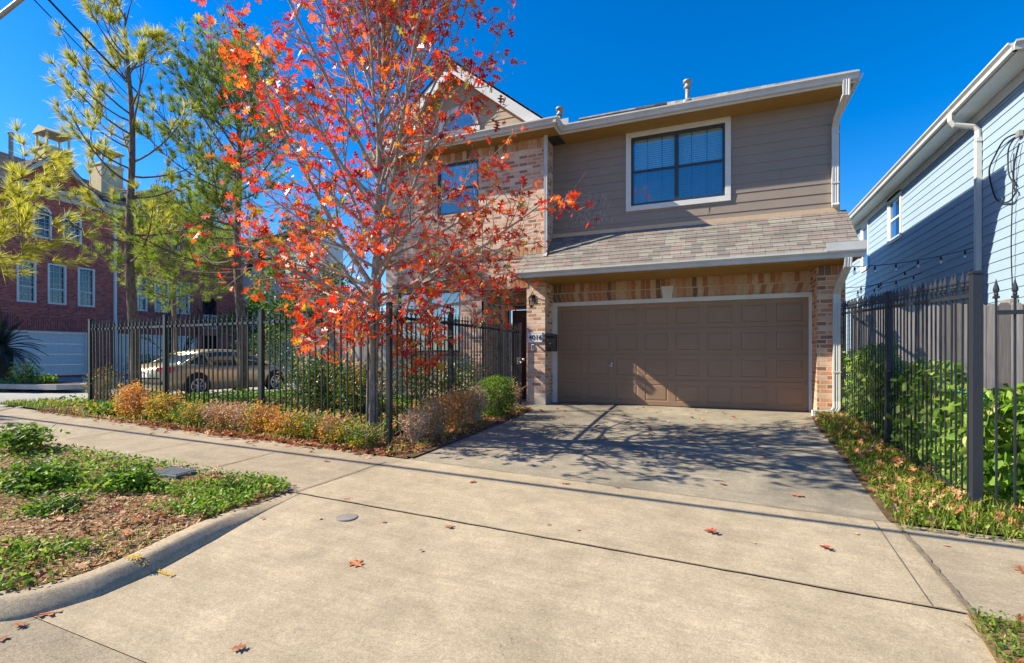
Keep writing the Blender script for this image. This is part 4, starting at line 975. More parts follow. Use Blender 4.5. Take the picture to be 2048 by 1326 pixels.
def twin(o, arched):
    a, b, c, e = o; mb = MB(); frame2d(mb, ft, a, b, c, e, .09, -.05, .12); m_ = c+(e-c)*.38
    bx2(mb, ft, a+.09, b-.09, m_-.03, m_+.03, .02, .12); w = mb.build('window', M['white'], T)
    mb = MB(); mb.quad(ft(a, c, .09), ft(b, c, .09), ft(b, e, .09), ft(a, e, .09)); mb.build('pane', M['glass_far'], w, fix=False)
    mb = MB(); mb.quad(ft(a, c, .16), ft(b, c, .16), ft(b, e, .16), ft(a, e, .16)); mb.build('backing', M['void'], w, fix=False)
    mb = MB()
    for k in (1, 2): s = a+(b-a)*k/3; bx2(mb, ft, s-.008, s+.008, c+.09, e-.09, .06, .085)
    for k in range(1, 6): z = c+.09+(e-c-.18)*k/6; bx2(mb, ft, a+.09, b-.09, z-.008, z+.008, .06, .085)
    mb.build('muntin', M['white'], w)
    if arched:
        mb = MB(); mc, r = (a+b)/2, (b-a)/2; N = 12
        for d0, rr, k in ((-.05, r, 0),):
            vs = []
            for i in range(N+1):
                t_ = math.pi*i/N
                for q in (r, r-.1): vs += [ft(mc+q*math.cos(t_), e+q*math.sin(t_), -.05), ft(mc+q*math.cos(t_), e+q*math.sin(t_), .03)]
            mb.add(vs, [f for i in range(N) for f in ((4*i, 4*i+4, 4*i+6, 4*i+2), (4*i, 4*i+1, 4*i+5, 4*i+4), (4*i+2, 4*i+6, 4*i+7, 4*i+3))])
        for t_ in (math.pi/3, 2*math.pi/3): mb.tube([ft(mc, e, -.03), ft(mc+r*math.cos(t_)*.95, e+r*math.sin(t_)*.95, -.03)], .014, 4)
        ar = mb.build('arch_frame', M['white'], w)
        mb = MB(); mb.add([ft(mc, e, -.012)]+[ft(mc+(r-.05)*math.cos(math.pi*i/N), e+(r-.05)*math.sin(math.pi*i/N), -.012) for i in range(N+1)], [(0, i+1, i+2) for i in range(N)]); mb.build('pane', plain('dark_pane', (.05, .10, .14), .05, .9) if 'dp' not in M else M['dp'], w, fix=False)
for o in rw2: twin(o, False)
for o in rw3: twin(o, True)
mb = MB(); mb.box(XT-3, XT-.17, port[0]-.3, port[1]+.3, -.05, 2.5); mb.box(XT-2, XT-.17, balc[0]-.2, balc[1]+.2, 3.0, 5.3); mb.build('recess', M['void'], T)
mb = MB()
for z in (3.02, 3.95): bx2(mb, ft, balc[0], balc[1], z, z+.07, -.06, .0)
for s in np.arange(balc[0]+.05, balc[1], .14): bx2(mb, ft, s, s+.03, 3.02, 3.98, -.05, -.02)
mb.build('balcony_railing', M['white'], T)
mb = MB()
for a, b in G:
    m_ = (a+b)/2
    for s, e in ((a-.35, m_), (b+.35, m_)):
        z0 = 10.2
        mb.prism([(XT+.45, s, z0), (XT+.45, e, 12.5), (XT+.45, e, 12.2), (XT+.45, s, z0-.25)], (-.06, 0, 0)); mb.quad((XT+.42, s, z0-.1), (XT+.42, e, 12.3), (XT, e, 12.3), (XT, s, z0-.1))
mb.box(XT+.30, XT+.44, 5, 27.9, 10.28, 10.42); mb.box(XT, XT+.40, 5, 27.8, 10.22, 10.28); mb.box(XT, XT+.10, 5, 27.7, 9.9, 10.22)
mb.build('eave_trim', plain('cream_trim', (.55, .50, .42), .6, .3), T)
mb = MB()
for a, b in G:
    m_ = (a+b)/2
    laproof(mb, (XT+.48, a-.4, 10.22), (XT-5, a-.4, 10.22), (XT+.48, m_, 12.55), (XT-5, m_, 12.55), .2, .01); laproof(mb, (XT+.48, b+.4, 10.22), (XT-5, b+.4, 10.22), (XT+.48, m_, 12.55), (XT-5, m_, 12.55), .2, .01)
laproof(mb, (XT+.44, 5, 10.43), (XT+.44, 27.9, 10.43), (XT-6.2, 8, 14.2), (XT-6.2, 25.2, 13.2), .22, .01); laproof(mb, (XT+.44, 27.9, 10.43), (XT-12, 27.9, 10.43), (XT-6.2, 25.2, 13.2), (XT-6.2, 25.2, 13.2), .22, .01)
laproof(mb, (XT+.44, 5, 10.43), (XT-12, 5, 10.43), (XT-6.2, 8, 14.2), (XT-6.2, 8, 14.2), .22, .01)
mb.build('roof', M['darkshingle'], T)
for u, zt in ((106, 15.0), (213, 15.0)):
    y = 38*(-ray(u)[1]/ray(u)[0]); mb = MB(); mb.box(-38.65, -37.35, y-.65, y+.65, 11, zt-1.25); mb.box(-38.7, -37.3, y-.7, y+.7, zt-1.4, zt-1.25); mb.box(-37.345, -37.33, y-.4, y+.4, zt-3.0, zt-1.7)
    ch = mb.build('chimney', M['stucco'], T)
    mb = MB()
    for sx in (-38.6, -37.5):
        for sy2 in (-.6, .5): mb.box(sx, sx+.1, y+sy2, y+sy2+.1, zt-1.25, zt-.35)
    mb.prism([(-38.72, y-.72, zt-.35), (-37.28, y-.72, zt-.35), (-38, y-.72, zt)], (0, 1.44, 0)); mb.box(-38.72, -37.28, y-.72, y+.72, zt-.42, zt-.35); mb.build('chimney_cap', M['stucco'], ch)
mb = MB(); mb.lathe([(.12, 12.5), (.12, 14.4), (.16, 14.4), (.16, 14.5)], (-39.5, ty(22)*39.5/35, 0), 8); mb.build('vent_pipe', M['galv'], T)
mb = MB(); yy = ty(229); mb.box(XT+.0, XT+.13, yy-.07, yy+.07, 0, 10.2); mb.build('downspout', M['white'], T)
# pale stucco building beyond
t = thing('stucco_building', (-31, 30, 0), 'pale grey stucco building with dark windows seen past the pine trunk', 'building')
yc = 28.6; xa, xb = -37.5, -28.6
wins = [(at_y(u, yc), at_y(u2, yc), c, e) for u, u2, c, e in ((493, 506, 7.7, 9.3), (516, 530, 7.7, 9.3), (560, 580, 7.6, 9.2), (495, 520, 4.2, 5.8), (560, 585, 4.2, 5.8))]
mb = MB(); wall_grid(mb, (xa, yc), (1, 0), xb-xa, -.2, 10.2, [(a-xa, b-xa, c, e) for a, b, c, e in wins], .15, (0, -1)); wall_grid(mb, (xb, yc), (0, 1), 4, -.2, 10.2); mb.box(xa, xb+.02, yc-.04, yc-.001, 6.7, 6.9); mb.build('wall', M['whitestucco'], t, fix=False)
for a, b, c, e in wins:
    mb = MB(); f_ = lambda s, z, d: (s, yc+d, z); frame2d(mb, f_, a, b, c, e, .07, .02, .12); w = mb.build('window', M['darkframe'], t)
    mb = MB(); mb.quad((a, yc+.09, c), (b, yc+.09, c), (b, yc+.09, e), (a, yc+.09, e)); mb.build('pane', M['carglass'], w, fix=False)
mb = MB(); laproof(mb, (xa, yc-.5, 10.2), (xb+.5, yc-.5, 10.2), (xa, yc+4, 11.0), (xb+.5, yc+4, 11.0), .3); mb.box(xa, xb+.5, yc-.52, yc-.49, 10.05, 10.21); mb.box(xa, xb+.48, yc-.48, yc, 10.10, 10.14); mb.build('roof', M['darkshingle'], t, fix=False)

# ------------------------------------------------------------ parked sedan
def car(loc):
    t = thing('parked_car', loc, 'gold sedan parked on the court behind the iron fence, seen from its right rear', 'car')
    X, Y, Z = loc
    def loft(mb, sts, close=True):
        rings = []
        for y, pts in sts: rings.append([(X+x, Y+y, Z+z) for x, z in pts]+[(X-x, Y+y, Z+z) for x, z in reversed(pts)])
        n = len(rings[0]); vs = [p for r in rings for p in r]
        mb.add(vs, [(i*n+k, i*n+(k+1) % n, (i+1)*n+(k+1) % n, (i+1)*n+k) for i in range(len(rings)-1) for k in range(n)]+[tuple(range(n-1, -1, -1)), tuple(range((len(rings)-1)*n, len(rings)*n))])
    def sec(w, zb, zt, crown=.03): return [(.0, zt+crown), (w*.55, zt+crown*.8), (w*.86, zt-.01), (w*.965, zt-.07), (w, zt-.22), (w*1.0, zb+.28), (w*.965, zb+.06), (w*.86, zb), (0, zb)]
    mb = MB()
    loft(mb, [(0, sec(.66, .34, .80)), (.06, sec(.76, .27, .90)), (.25, sec(.85, .22, .98)), (.75, sec(.89, .20, 1.00)), (1.4, sec(.905, .19, .985)), (2.3, sec(.91, .19, .96)), (3.35, sec(.905, .19, .95)), (3.9, sec(.89, .20, .88)), (4.4, sec(.85, .22, .78)), (4.66, sec(.76, .26, .66)), (4.74, sec(.62, .32, .58))])
    mb.build('body', M['paint_gold'], t, smooth=True)
    gs = lambda w, zb, zt, wt: [(0, zt+.015), (wt*.7, zt), (wt*.93, zt-.03), (wt, zt-.08), (w, zb), (0, zb)]
    mb = MB(); loft(mb, [(.62, gs(.74, .93, .985, .66)), (1.30, gs(.80, .93, 1.36, .60)), (1.75, gs(.82, .93, 1.43, .60)), (2.5, gs(.82, .92, 1.43, .60)), (2.85, gs(.82, .91, 1.37, .61)), (3.72, gs(.76, .90, .945, .70))]); mb.build('windows', M['carglass'], t, smooth=True)
    mb = MB()
    rs = lambda wt, zt: [(0, zt+.03), (wt*.7, zt+.018), (wt*.95, zt-.012), (wt*1.01, zt-.055), (wt*.9, zt-.08), (0, zt-.08)]
    loft(mb, [(1.22, rs(.59, 1.335)), (1.75, rs(.605, 1.43)), (2.5, rs(.605, 1.43)), (2.92, rs(.605, 1.355))])
    for s in (-1, 1):
        for a, b, r in (((.80*s*.93, .63, .98), (.62*s, 1.32, 1.35), .045), ((.77*s, 3.66, .95), (.63*s, 2.86, 1.36), .035), ((.828*s, 2.36, .95), (.62*s, 2.36, 1.40), .03), ((.825*s, 1.45, .96), (.63*s, 1.35, 1.37), .035)):
            mb.tube([(X+a[0], Y+a[1], Z+a[2]), (X+(a[0]*.45+b[0]*.55), Y+(a[1]+b[1])/2, Z+(a[2]+b[2])/2+.01), (X+b[0], Y+b[1], Z+b[2])], r, 6)
    mb.build('roof', M['paint_gold'], t, smooth=True)
    for s in (-1, 1):
        mb = MB(); mb.box(X+s*.905-.004, X+s*.905+.004, Y+2.36, Y+2.368, Z+.3, Z+.94); mb.box(X+s*.905-.004, X+s*.905+.004, Y+1.42, Y+1.428, Z+.45, Z+.94); mb.box(X+s*.90-.003, X+s*.90+.010, Y+1.0, Y+3.5, Z+.93, Z+.945); mb.build('door_seam', M['rubber'], t)
        for y in (1.62, 2.55): mb = MB(); mb.box(X+s*.90-.01, X+s*.90+.035, Y+y, Y+y+.2, Z+.80, Z+.83); mb.build('door_handle', M['paint_gold'], t, bevel=.008)
        mb = MB(); mb.prism([(X+s*.86, Y+3.35, Z+.94), (X+s*1.03, Y+3.30, Z+.95), (X+s*1.03, Y+3.30, Z+1.07), (X+s*.86, Y+3.33, Z+1.05)], (0, .13, 0)); mb.build('mirror', M['paint_gold'], t, bevel=.02)
        mb = MB(); mb.prism([(X+s*.55, Y+.045, Z+.74), (X+s*.79, Y+.10, Z+.74), (X+s*.80, Y+.12, Z+.92), (X+s*.56, Y+.05, Z+.91)], (0, -.05, 0)); mb.prism([(X+s*.80, Y+.07, Z+.74), (X+s*.868, Y+.28, Z+.78), (X+s*.865, Y+.32, Z+.90), (X+s*.80, Y+.07, Z+.92)], (s*.015, 0, 0)); mb.build('tail_light', M['redlens'], t)
        mb = MB(); mb.prism([(X+s*.50, Y+4.70, Z+.58), (X+s*.80, Y+4.52, Z+.60), (X+s*.82, Y+4.42, Z+.74), (X+s*.52, Y+4.60, Z+.71)], (0, .05, .0)); mb.build('headlight', M['clearlens'], t)
        for y in (.98, 3.80):
            mb = MB(); mb.lathe([(.40, -.05), (.40, .012), (.32, .014)], (X+s*.895-(.0 if s > 0 else 0), Y+y, Z+.36), 24, 'x'); mb.build('wheel_arch', M['rubber'], t)
            wh = MB(); c = X+s*.80; wh.lathe([(.23, -.10), (.30, -.11), (.33, -.07), (.335, 0), (.33, .07), (.30, .115), (.22, .12)], (c, Y+y, Z+.335), 26, 'x'); w = wh.build('wheel', M['rubber'], t, smooth=True)
            rm = MB(); xo = c+s*.115; rm.lathe([(.225, -.01), (.23, .012), (.205, .012), (.20, -.02)], (xo, Y+y, Z+.335), 26, 'x', cap=False)
            for k in range(7):
                a = 2*math.pi*k/7; rm.tube([(xo+s*.008, Y+y, Z+.335), (xo+s*.002, Y+y+.21*math.cos(a), Z+.335+.21*math.sin(a))], [.035, .022], 5)
            rm.lathe([(.05, -.02), (.05, .022), (.02, .03)], (xo, Y+y, Z+.335), 12, 'x'); rm.build('rim', M['alloy'], w)
    mb = MB(); mb.box(X-.84, X+.84, Y-.045, Y+.06, Z+.43, Z+.50); mb.box(X-.70, X+.70, Y+4.70, Y+4.775, Z+.40, Z+.46); mb.build('bumper_strip', M['rubber'], t, bevel=.01)
    mb = MB(); mb.box(X-.26, X+.26, Y-.012, Y+.02, Z+.62, Z+.74); mb.build('licence_plate', M['plaque'], t)
    return t
car((-15.25, 9.15, ground(-15.2, 11)-.02))

# ------------------------------------------------------------ trees
def bez(p, d, L, curve, n=7):
    """path starting at p, direction d, bending toward 'curve'"""
    pts = [Vector(p)]; d = Vector(d).normalized(); st = L/(n-1)
    for i in range(n-1):
        pts.append(pts[-1]+d*st); d = (d+curve*(1/(n-1))+Vector((random.gauss(0, .05), random.gauss(0, .05), random.gauss(0, .04)))).normalized()
    return pts
def at(pts, s):
    k = s*(len(pts)-1); i = min(int(k), len(pts)-2); return pts[i].lerp(pts[i+1], k-i), (pts[i+1]-pts[i]).normalized()
UPV = Vector((0, 0, 1))
def oak():
    random.seed(5); rng = np.random.default_rng(5)
    bx, by = -4.50, 5.72; bz = ground(bx, by)
    t = thing('red_oak_tree', (bx, by, bz), 'young red oak with scarlet and orange autumn leaves at the corner of the iron fence', 'tree')
    trunk = [Vector(p) for p in ((bx, by, bz-.05), (bx+.0, by, bz+.10), (bx-.01, by, .5), (bx+.01, by, 1.1), (bx+.03, by, 1.75), (bx+.07, by, 2.2), (bx+.10, by, 3.0), (bx+.12, by, 4.0), (bx+.18, by+.02, 5.0), (bx+.20, by, 6.0), (bx+.26, by-.02, 7.1))]
    rad = [.120, .090, .078, .076, .082, .068, .050, .040, .030, .019, .006]
    mb = MB(); mb.tube(trunk, rad, 12); mb.build('trunk', M['bark'], t, smooth=True)
    def tz(z):
        for a, b in zip(trunk, trunk[1:]):
            if a.z <= z <= b.z: return a.lerp(b, (z-a.z)/(b.z-a.z))
        return trunk[-1]
    limbs = MB(); twigs = MB(); LC = []; LD = []; LS = []
    def leafy(path, s0, n):
        for _ in range(n):
            p, d = at(path, random.uniform(s0, 1)); az = random.uniform(0, 6.28)
            o = Vector((math.cos(az), math.sin(az), random.uniform(-.7, .35))).normalized()
            LC.append(p+o*random.uniform(.015, .07)); LD.append((d*.5+o).normalized()); LS.append(random.uniform(.07, .145))
    def twig(p, d, L, n, r=.005):
        path = bez(p, d, L, UPV*.35, 4); twigs.tube(path, [r, r*.8, r*.65, r*.4], 4, False); leafy(path, .25, n)
    def side(path, r, s0, cnt, Ls, lf, lv):
        for k in range(cnt):
            s = s0+(1-s0)*(k+random.random())/cnt; p, d = at(path, min(s, .98))
            az = random.uniform(0, 6.28); pr = d.orthogonal().normalized(); pr = Matrix.Rotation(az, 3, d) @ pr
            dd = (d*random.uniform(.5, 1.0)+pr*random.uniform(.6, 1.1)).normalized(); L = Ls*(1.1-.6*s)*random.uniform(.6, 1.25)
            sub = bez(p, dd, L, UPV*.45, 5); rr = max(.005, r*(1-s)*.6+.004); twigs.tube(sub, [rr, rr*.85, rr*.7, rr*.5, rr*.3], 5, False)
            if lf > 0: leafy(sub, .5, max(1, int(lf*.5)))
            for j in range(random.randint(2, 4)):
                q, e = at(sub, random.uniform(.3, .98)); pr2 = Matrix.Rotation(random.uniform(0, 6.28), 3, e) @ e.orthogonal().normalized()
                twig(q, (e*.7+pr2*.8).normalized(), random.uniform(.18, .48), random.randint(0, lf) if random.random() < lv else 0)
    NB = 54
    for i in range(NB):
        s = i/(NB-1); z = 1.55+4.9*s**.95; az = i*2.399+random.uniform(-.35, .35)
        el = R(12+46*min(1, s*2.4)+random.uniform(-8, 8)); prof = np.interp(s, [0, .10, .25, .45, .65, .85, 1], [1.75, 2.15, 2.25, 1.9, 1.38, .88, .45])
        L = prof*random.uniform(.82, 1.18)/max(.55, math.cos(el))*.92
        d = Vector((math.cos(az)*math.cos(el), math.sin(az)*math.cos(el), math.sin(el)))
        p = tz(z); r0 = .026*(1-.6*s)*random.uniform(.75, 1.15)
        path = bez(p, d, L, UPV*random.uniform(.15, .55)*(1.0 if s > .1 else -.1), 9); n = len(path)
        limbs.tube(path, [r0*(1-k/(n-1))**.8+.004 for k in range(n)], 7, False)
        lf = 6 if z < 4.4 else 4; lv = .88 if z < 4.4 else .70
        side(path, r0, .22, random.randint(11, 14), .95*(1-.4*s), lf, lv); leafy(path, .75, 4)
    # strong forks seen in the photo: one up-left, one up-right, two low spreading
    r_ = Vector((cy_, sy_, 0))
    for p0, d, L, r0 in ((tz(1.95), r_*-.62+UPV*.95, 3.3, .040), (tz(2.0), r_*.55+Vector((.1, -.5, 0))+UPV*.8, 2.7, .028), (tz(1.80), r_*-1.0+UPV*.28, 2.3, .026), (tz(1.78), r_*1.0+Vector((.15, -.45, 0))+UPV*.36, 2.9, .028), (tz(1.85), r_*.9+Vector((.2, .5, 0))+UPV*.45, 2.5, .025), (tz(1.7), r_*-.8+Vector((-.1, .6, 0))+UPV*.2, 2.2, .023)):
        path = bez(p0, d.normalized(), L, UPV*.35, 10); limbs.tube(path, [r0*(1-k/9)**.8+.004 for k in range(10)], 8, False); side(path, r0, .25, 13, .95, 6, .97)
    # low drooping sprays round the fork
    for k in range(9):
        az = k*2.399+.4; p = tz(random.uniform(1.40, 1.85)); d = Vector((math.cos(az), math.sin(az), random.uniform(-.28, .05)))
        path = bez(p, d, random.uniform(.7, 1.25), UPV*-.35, 6); twigs.tube(path, [.010, .009, .008, .007, .005, .004], 5, False); side(path, .01, .2, 7, .55, 7, 1.0)
    for k in range(9):                      # bare wands standing above the crown
        p = tz(random.uniform(4.4, 6.3)); az = random.uniform(-1.2, 1.6); d = Vector((math.cos(az)*.45, math.sin(az)*.3, 1)); path = bez(p, d, random.uniform(1.3, 2.4), UPV*.3, 6); twigs.tube(path, [.009, .008, .007, .006, .005, .003], 5, False); leafy(path, .6, random.randint(1, 5))
    limbs.build('branches', M['twig'], t, smooth=True, fix=False); twigs.build('twigs', M['twig'], t, smooth=True, fix=False)
    C = np.array([tuple(v) for v in LC]); D = np.array([tuple(v) for v in LD])
    scatter('leaves', C, np.array(LS), OAK, M['redleaf'], t, up=.35, rng=rng, dirs=D, dirw=.75)
    print('oak leaves', len(C)); return t
oak()
def needles(name, C, D, L, w, per, mat, parent, rng, spread=.75):
    C = np.repeat(np.asarray(C), per, 0); D = np.repeat(np.asarray(D), per, 0); N = len(C)
    d = unit(D+rng.normal(size=(N, 3))*spread*.62); ll = L*rng.uniform(.6, 1.15, N)[:, None]
    p = unit(np.cross(d, rng.normal(size=(N, 3))))*w
    V = np.stack([C-p, C+p, C+d*ll+p*.3-np.array((0, 0, 1))*ll*.12, C+d*ll-p*.3-np.array((0, 0, 1))*ll*.12], 1)
    return arrmesh(name, V, 4, [(0, 1, 2, 3)], mat, parent)
def pine(u, y, top, zc, label, mat, seed, spread, r0, nb, lean=0, up=.5, tuft=34, nlen=.24, bias=None, brown=0, den=1.0, low=.6, prof=(.85, .55, .3), bw=.5, ztop=None):
    random.seed(seed); rng = np.random.default_rng(seed); x = at_y(u, y); b = ground(x, y)
    t = thing('pine_tree', (x, y, b), label, 'tree')
    tr = [Vector((x+lean*((z-b)/top)+.05*math.sin(z*1.1), y+.04*math.cos(z), z)) for z in np.linspace(b-.1, top, 14)]
    mb = MB(); mb.tube(tr, [r0*(1.12 if k == 0 else 1)*(1-k/13)**.75+.015 for k in range(14)], 10); mb.build('trunk', M['pinebark'], t, smooth=True)
    br = MB(); C = []; D = []; BC = []; BD = []
    for i in range(nb):
        s = i/(nb-1); z = zc+((ztop or top-.15)-zc)*s**.9; k = np.interp(z, [p.z for p in tr], range(14)); p = tr[int(k)].lerp(tr[min(13, int(k)+1)], k-int(k))
        az = i*2.399+random.uniform(-.5, .5)
        if bias is not None and random.random() < bw: az = bias+random.gauss(0, .6)
        L = np.interp(s, [0, .25, .6, .85, 1], [spread*low, spread, spread*prof[0], spread*prof[1], spread*prof[2]])*random.uniform(.7, 1.15)
        el = R(np.interp(s, [0, .4, 1], [-2, 18, 55])+random.uniform(-8, 8)); d = Vector((math.cos(az)*math.cos(el), math.sin(az)*math.cos(el), math.sin(el)))
        path = bez(p, d, L, UPV*up, 8); rr = r0*.22*(1-.4*s); br.tube(path, [rr*(1-j/8)+.005 for j in range(8)], 6, False)
        dead = random.random() < brown
        for j in range(int((5+L*3.2)*den)):
            q, e = at(path, random.uniform(.28, 1)); pr = Matrix.Rotation(random.uniform(0, 6.28), 3, e) @ e.orthogonal().normalized()
            sub = bez(q, (e*.8+pr*.8+UPV*.2).normalized(), random.uniform(.25, .8)*(.6+.25*spread), UPV*.7, 5); br.tube(sub, [.008, .007, .006, .005, .004], 4, False)
            for f in (1.0, .72, .5)[:random.choice((1, 2, 2, 3))]:
                q2, e2 = at(sub, min(f, .99)); (BC if dead else C).append(tuple(q2)); (BD if dead else D).append(tuple(e2+UPV*.15))
        C.append(tuple(path[-1])); D.append(tuple((path[-1]-path[-2]).normalized()))
    br.build('branches', M['pinebark'], t, smooth=True, fix=False)
    needles('needles', C, D, nlen, .0048, tuft, mat, t, rng)
    if BC: needles('dead_needles', BC, BD, nlen, .0045, tuft//2, M['brownneedle'], t, rng)
    print('pine tufts', len(C)); return t
pine(268, 7.9, 9.7, 3.4, 'tall sparse pine with yellow-green needle tufts, the left one of the two trunks', M['pine1'], 3, 2.2, .115, 36, lean=-.25, up=1.0, tuft=64, nlen=.27, bias=R(200), den=.42, low=1.2)
pine(484, 9.9, 8.9, 3.2, 'green pine with denser crown between the sparse pine and the red oak', M['pine2'], 9, 2.7, .125, 54, lean=-.25, up=.8, tuft=50, bias=R(170), brown=.08, low=1.35, den=1.4)
pine(-190, 5.0, 7.2, 3.0, 'pine mostly outside the left edge, its yellow-green boughs reaching into the photo', M['pine1'], 21, 4.2, .12, 7, up=.02, tuft=60, nlen=.28, bias=R(38), low=1.0, prof=(.9, .8, .7), bw=.75, ztop=3.4)
pine(350, 13.5, 6.6, 3.1, 'low bushy pine behind the two trunks, in front of the brick townhouse windows', M['pine2'], 14, 2.6, .10, 40, up=.3, tuft=40, nlen=.26, brown=.18, den=1.3)
def bare_tree(u, y, h, label, seed, mat, nm='bare_tree'):
    random.seed(seed); x = at_y(u, y); b = ground(x, y); t = thing(nm, (x, y, b), label, 'tree'); tk = MB(); br = MB()
    def rec(p, d, L, r, lv, mbx):
        path = bez(p, d, L, UPV*.25, 6); mbx.tube(path, [r*(1-.45*k/5) for k in range(6)], 6, False)
        if lv == 0: return
        for _ in range(random.randint(2, 3) if lv < 3 else 3):
            q, e = at(path, random.uniform(.55, 1)); pr = Matrix.Rotation(random.uniform(0, 6.28), 3, e) @ e.orthogonal().normalized()
            rec(q, (e+pr*random.uniform(.35, .75)).normalized(), L*random.uniform(.6, .8), r*.55, lv-1, br)
    for k in range(4): a = k*1.6+.3; rec((x+.1*math.cos(a), y+.1*math.sin(a), b-.05), Vector((.28*math.cos(a), .28*math.sin(a), 1)), h*.42, .065, 4, tk)
    tk.build('trunk', mat, t, smooth=True, fix=False); br.build('branches', mat, t, smooth=True, fix=False)
bare_tree(352, 19.5, 5.2, 'bare dark multi-stemmed tree in front of the brick townhouse', 4, M['darkbark'])
def leafy_tree(x, y, h, cr, label, mat, seed, n=3500, size=.16, nm='broadleaf_tree', trunk=True):
    rng = np.random.default_rng(seed); random.seed(seed); b = ground(x, y); t = thing(nm, (x, y, b), label, 'tree')
    mb = MB(); top = b+h; mb.tube([(x, y, b-.1), (x+.1, y, b+h*.35), (x, y+.1, b+h*.7), (x+.05, y, top-.4)], [.16, .12, .07, .02], 8)
    for k in range(9): a = k*2.4; z = b+h*(.3+.06*k); mb.tube(bez((x, y, z), Vector((math.cos(a), math.sin(a), .7)), cr*.8, UPV*.2, 5), [.05, .04, .03, .02, .01], 5, False)
    mb.build('trunk', M['darkbark'], t, smooth=True)
    cl = []; 
    for _ in range(34):
        a = random.uniform(0, 6.28); r = cr*random.uniform(.1, .95)**.7; z = b+h*random.uniform(.32, .96); k = math.sin(math.pi*min(1, max(.05, (z-b)/h-.1)))**.6; cl.append((x+r*k*math.cos(a), y+r*k*math.sin(a), z, cr*random.uniform(.18, .36)))
    cl = np.array(cl); idx = rng.integers(0, len(cl), n); d = unit(rng.normal(size=(n, 3)))*(rng.uniform(.2, 1, (n, 1))**.5)
    C = cl[idx, :3]+d*cl[idx, 3:4]*np.array((1, 1, .8)); scatter('crown', C, size*rng.uniform(.6, 1.2, n), LEAF, mat, t, .5, rng)
leafy_tree(at_y(590, 19), 19, 6.4, 2.1, 'leafy green tree in front of the pale stucco building', M['mid_green'], 31, 3200, .2)
leafy_tree(at_y(655, 16), 16, 5.0, 1.7, 'dark green tree showing behind the left side of the red oak', M['gloss_green'], 33, 2600, .17)
leafy_tree(at_y(520, 22), 22, 4.3, 2.2, 'low dark evergreen behind the parked car bonnet', M['gloss_green'], 36, 3000, .2)
# sago palm
def sago():
    random.seed(2); x, y = -29.2, 11.6; b = ground(x, y)+.12; t = thing('sago_palm', (x, y, b), 'dark sago palm with arching fronds in front of the white garage door', 'palm')
    mb = MB(); mb.lathe([(.30, -.2), (.36, .3), (.42, .9), (.40, 1.35), (.22, 1.6)], (x, y, b), 12); mb.build('trunk', M['darkbark'], t, smooth=True)
    V = []; mb = MB()
    for i in range(58):
        az = i*2.399; el = R(np.interp(i, [0, 57], [-25, 78])); d = Vector((math.cos(az)*math.cos(el), math.sin(az)*math.cos(el), math.sin(el))); p = bez((x, y, b+1.45), d, random.uniform(1.5, 1.9), UPV*-1.1, 12); mb.tube(p, [.018]*6+[.012]*6, 4, False)
        sd = d.cross(UPV).normalized()
        for k in range(4, 48):
            q, e = at(p, k/48); 
            for s in (-1, 1):
                l = .24*math.sin(math.pi*(k/48)*.9+.25); v = (sd*s*.9+e*.55+UPV*.15).normalized()*l; w = e*.011
                V.append([q-w, q+w, q+v+w*.3, q+v-w*.3])
    mb.build('frond_stems', M['palm'], t, fix=False); arrmesh('fronds', np.array([[tuple(v) for v in r] for r in V]), 4, [(0, 1, 2, 3)], M['palm'], t)
sago()
# ------------------------------------------------------------ shrubs, vines, ground cover
def shrub(name, x, y, rx, ry, h, n, size, mat, label, cat='shrub', seed=0, mat2=None, f2=0, twigs=40, boxy=2.0, shell=.45, tw=None, up=.4, group=None, tmpl=LEAF):
    rng = np.random.default_rng(seed+100); random.seed(seed+100); b = ground(x, y)+.01; t = thing(name, (x, y, b), label, cat, group)
    mb = MB()
    for k in range(twigs):
        a = random.uniform(0, 6.28); r = random.uniform(.2, 1); p0 = Vector((x+rx*.25*math.cos(a)*r, y+ry*.25*math.sin(a)*r, b)); p1 = Vector((x+rx*r*math.cos(a), y+ry*r*math.sin(a), b+h*random.uniform(.6, 1.04)*(1-.25*r*r)))
        m_ = p0.lerp(p1, .5)+Vector((random.gauss(0, .04), random.gauss(0, .04), .05)); mb.tube([p0, m_, p1], [.006, .004, .002], 4, False)
        for j in range(3):
            q = m_.lerp(p1, random.random()); mb.tube([q, q+Vector((random.gauss(0, .09), random.gauss(0, .09), random.uniform(.02, .12)))], [.003, .0015], 3, False)
    mb.build('stems', tw or M['drytwig'], t, fix=False)
    d = rng.normal(size=(n, 3)); e = 2/boxy; q = (np.abs(unit(d))**2).sum(1); du = unit(d)
    k = 1/((np.abs(du)**boxy).sum(1)**(1/boxy)); r = rng.uniform(0, 1, n)**shell
    am = .25 if boxy > 3.4 else 1.0; r *= 1+am*(.24*np.sin(du[:, 0]*6+seed)*np.cos(du[:, 1]*5+du[:, 2]*4+2*seed)+.13*rng.normal(size=n))
    C = du*(k*r)[:, None]*np.array((rx, ry, h*.5))+np.array((x, y, b+h*.52)); C[:, 2] = np.maximum(C[:, 2], b+.01)
    S_ = size*rng.uniform(.55, 1.25, n)
    if mat2 is not None and f2 > 0:
        hi = np.sin(C[:, 0]*9+seed)+np.cos(C[:, 1]*8)+1.5*(C[:, 2]-b)/h+rng.normal(size=n)*.5; cut = np.quantile(hi, 1-f2); m_ = hi > cut
        scatter('foliage', C[m_], S_[m_], tmpl, mat2, t, up, rng); C, S_ = C[~m_], S_[~m_]
    scatter('foliage', C, S_, tmpl, mat, t, up, rng); return t
g_ = 'low hedge plants along the pavement fence'
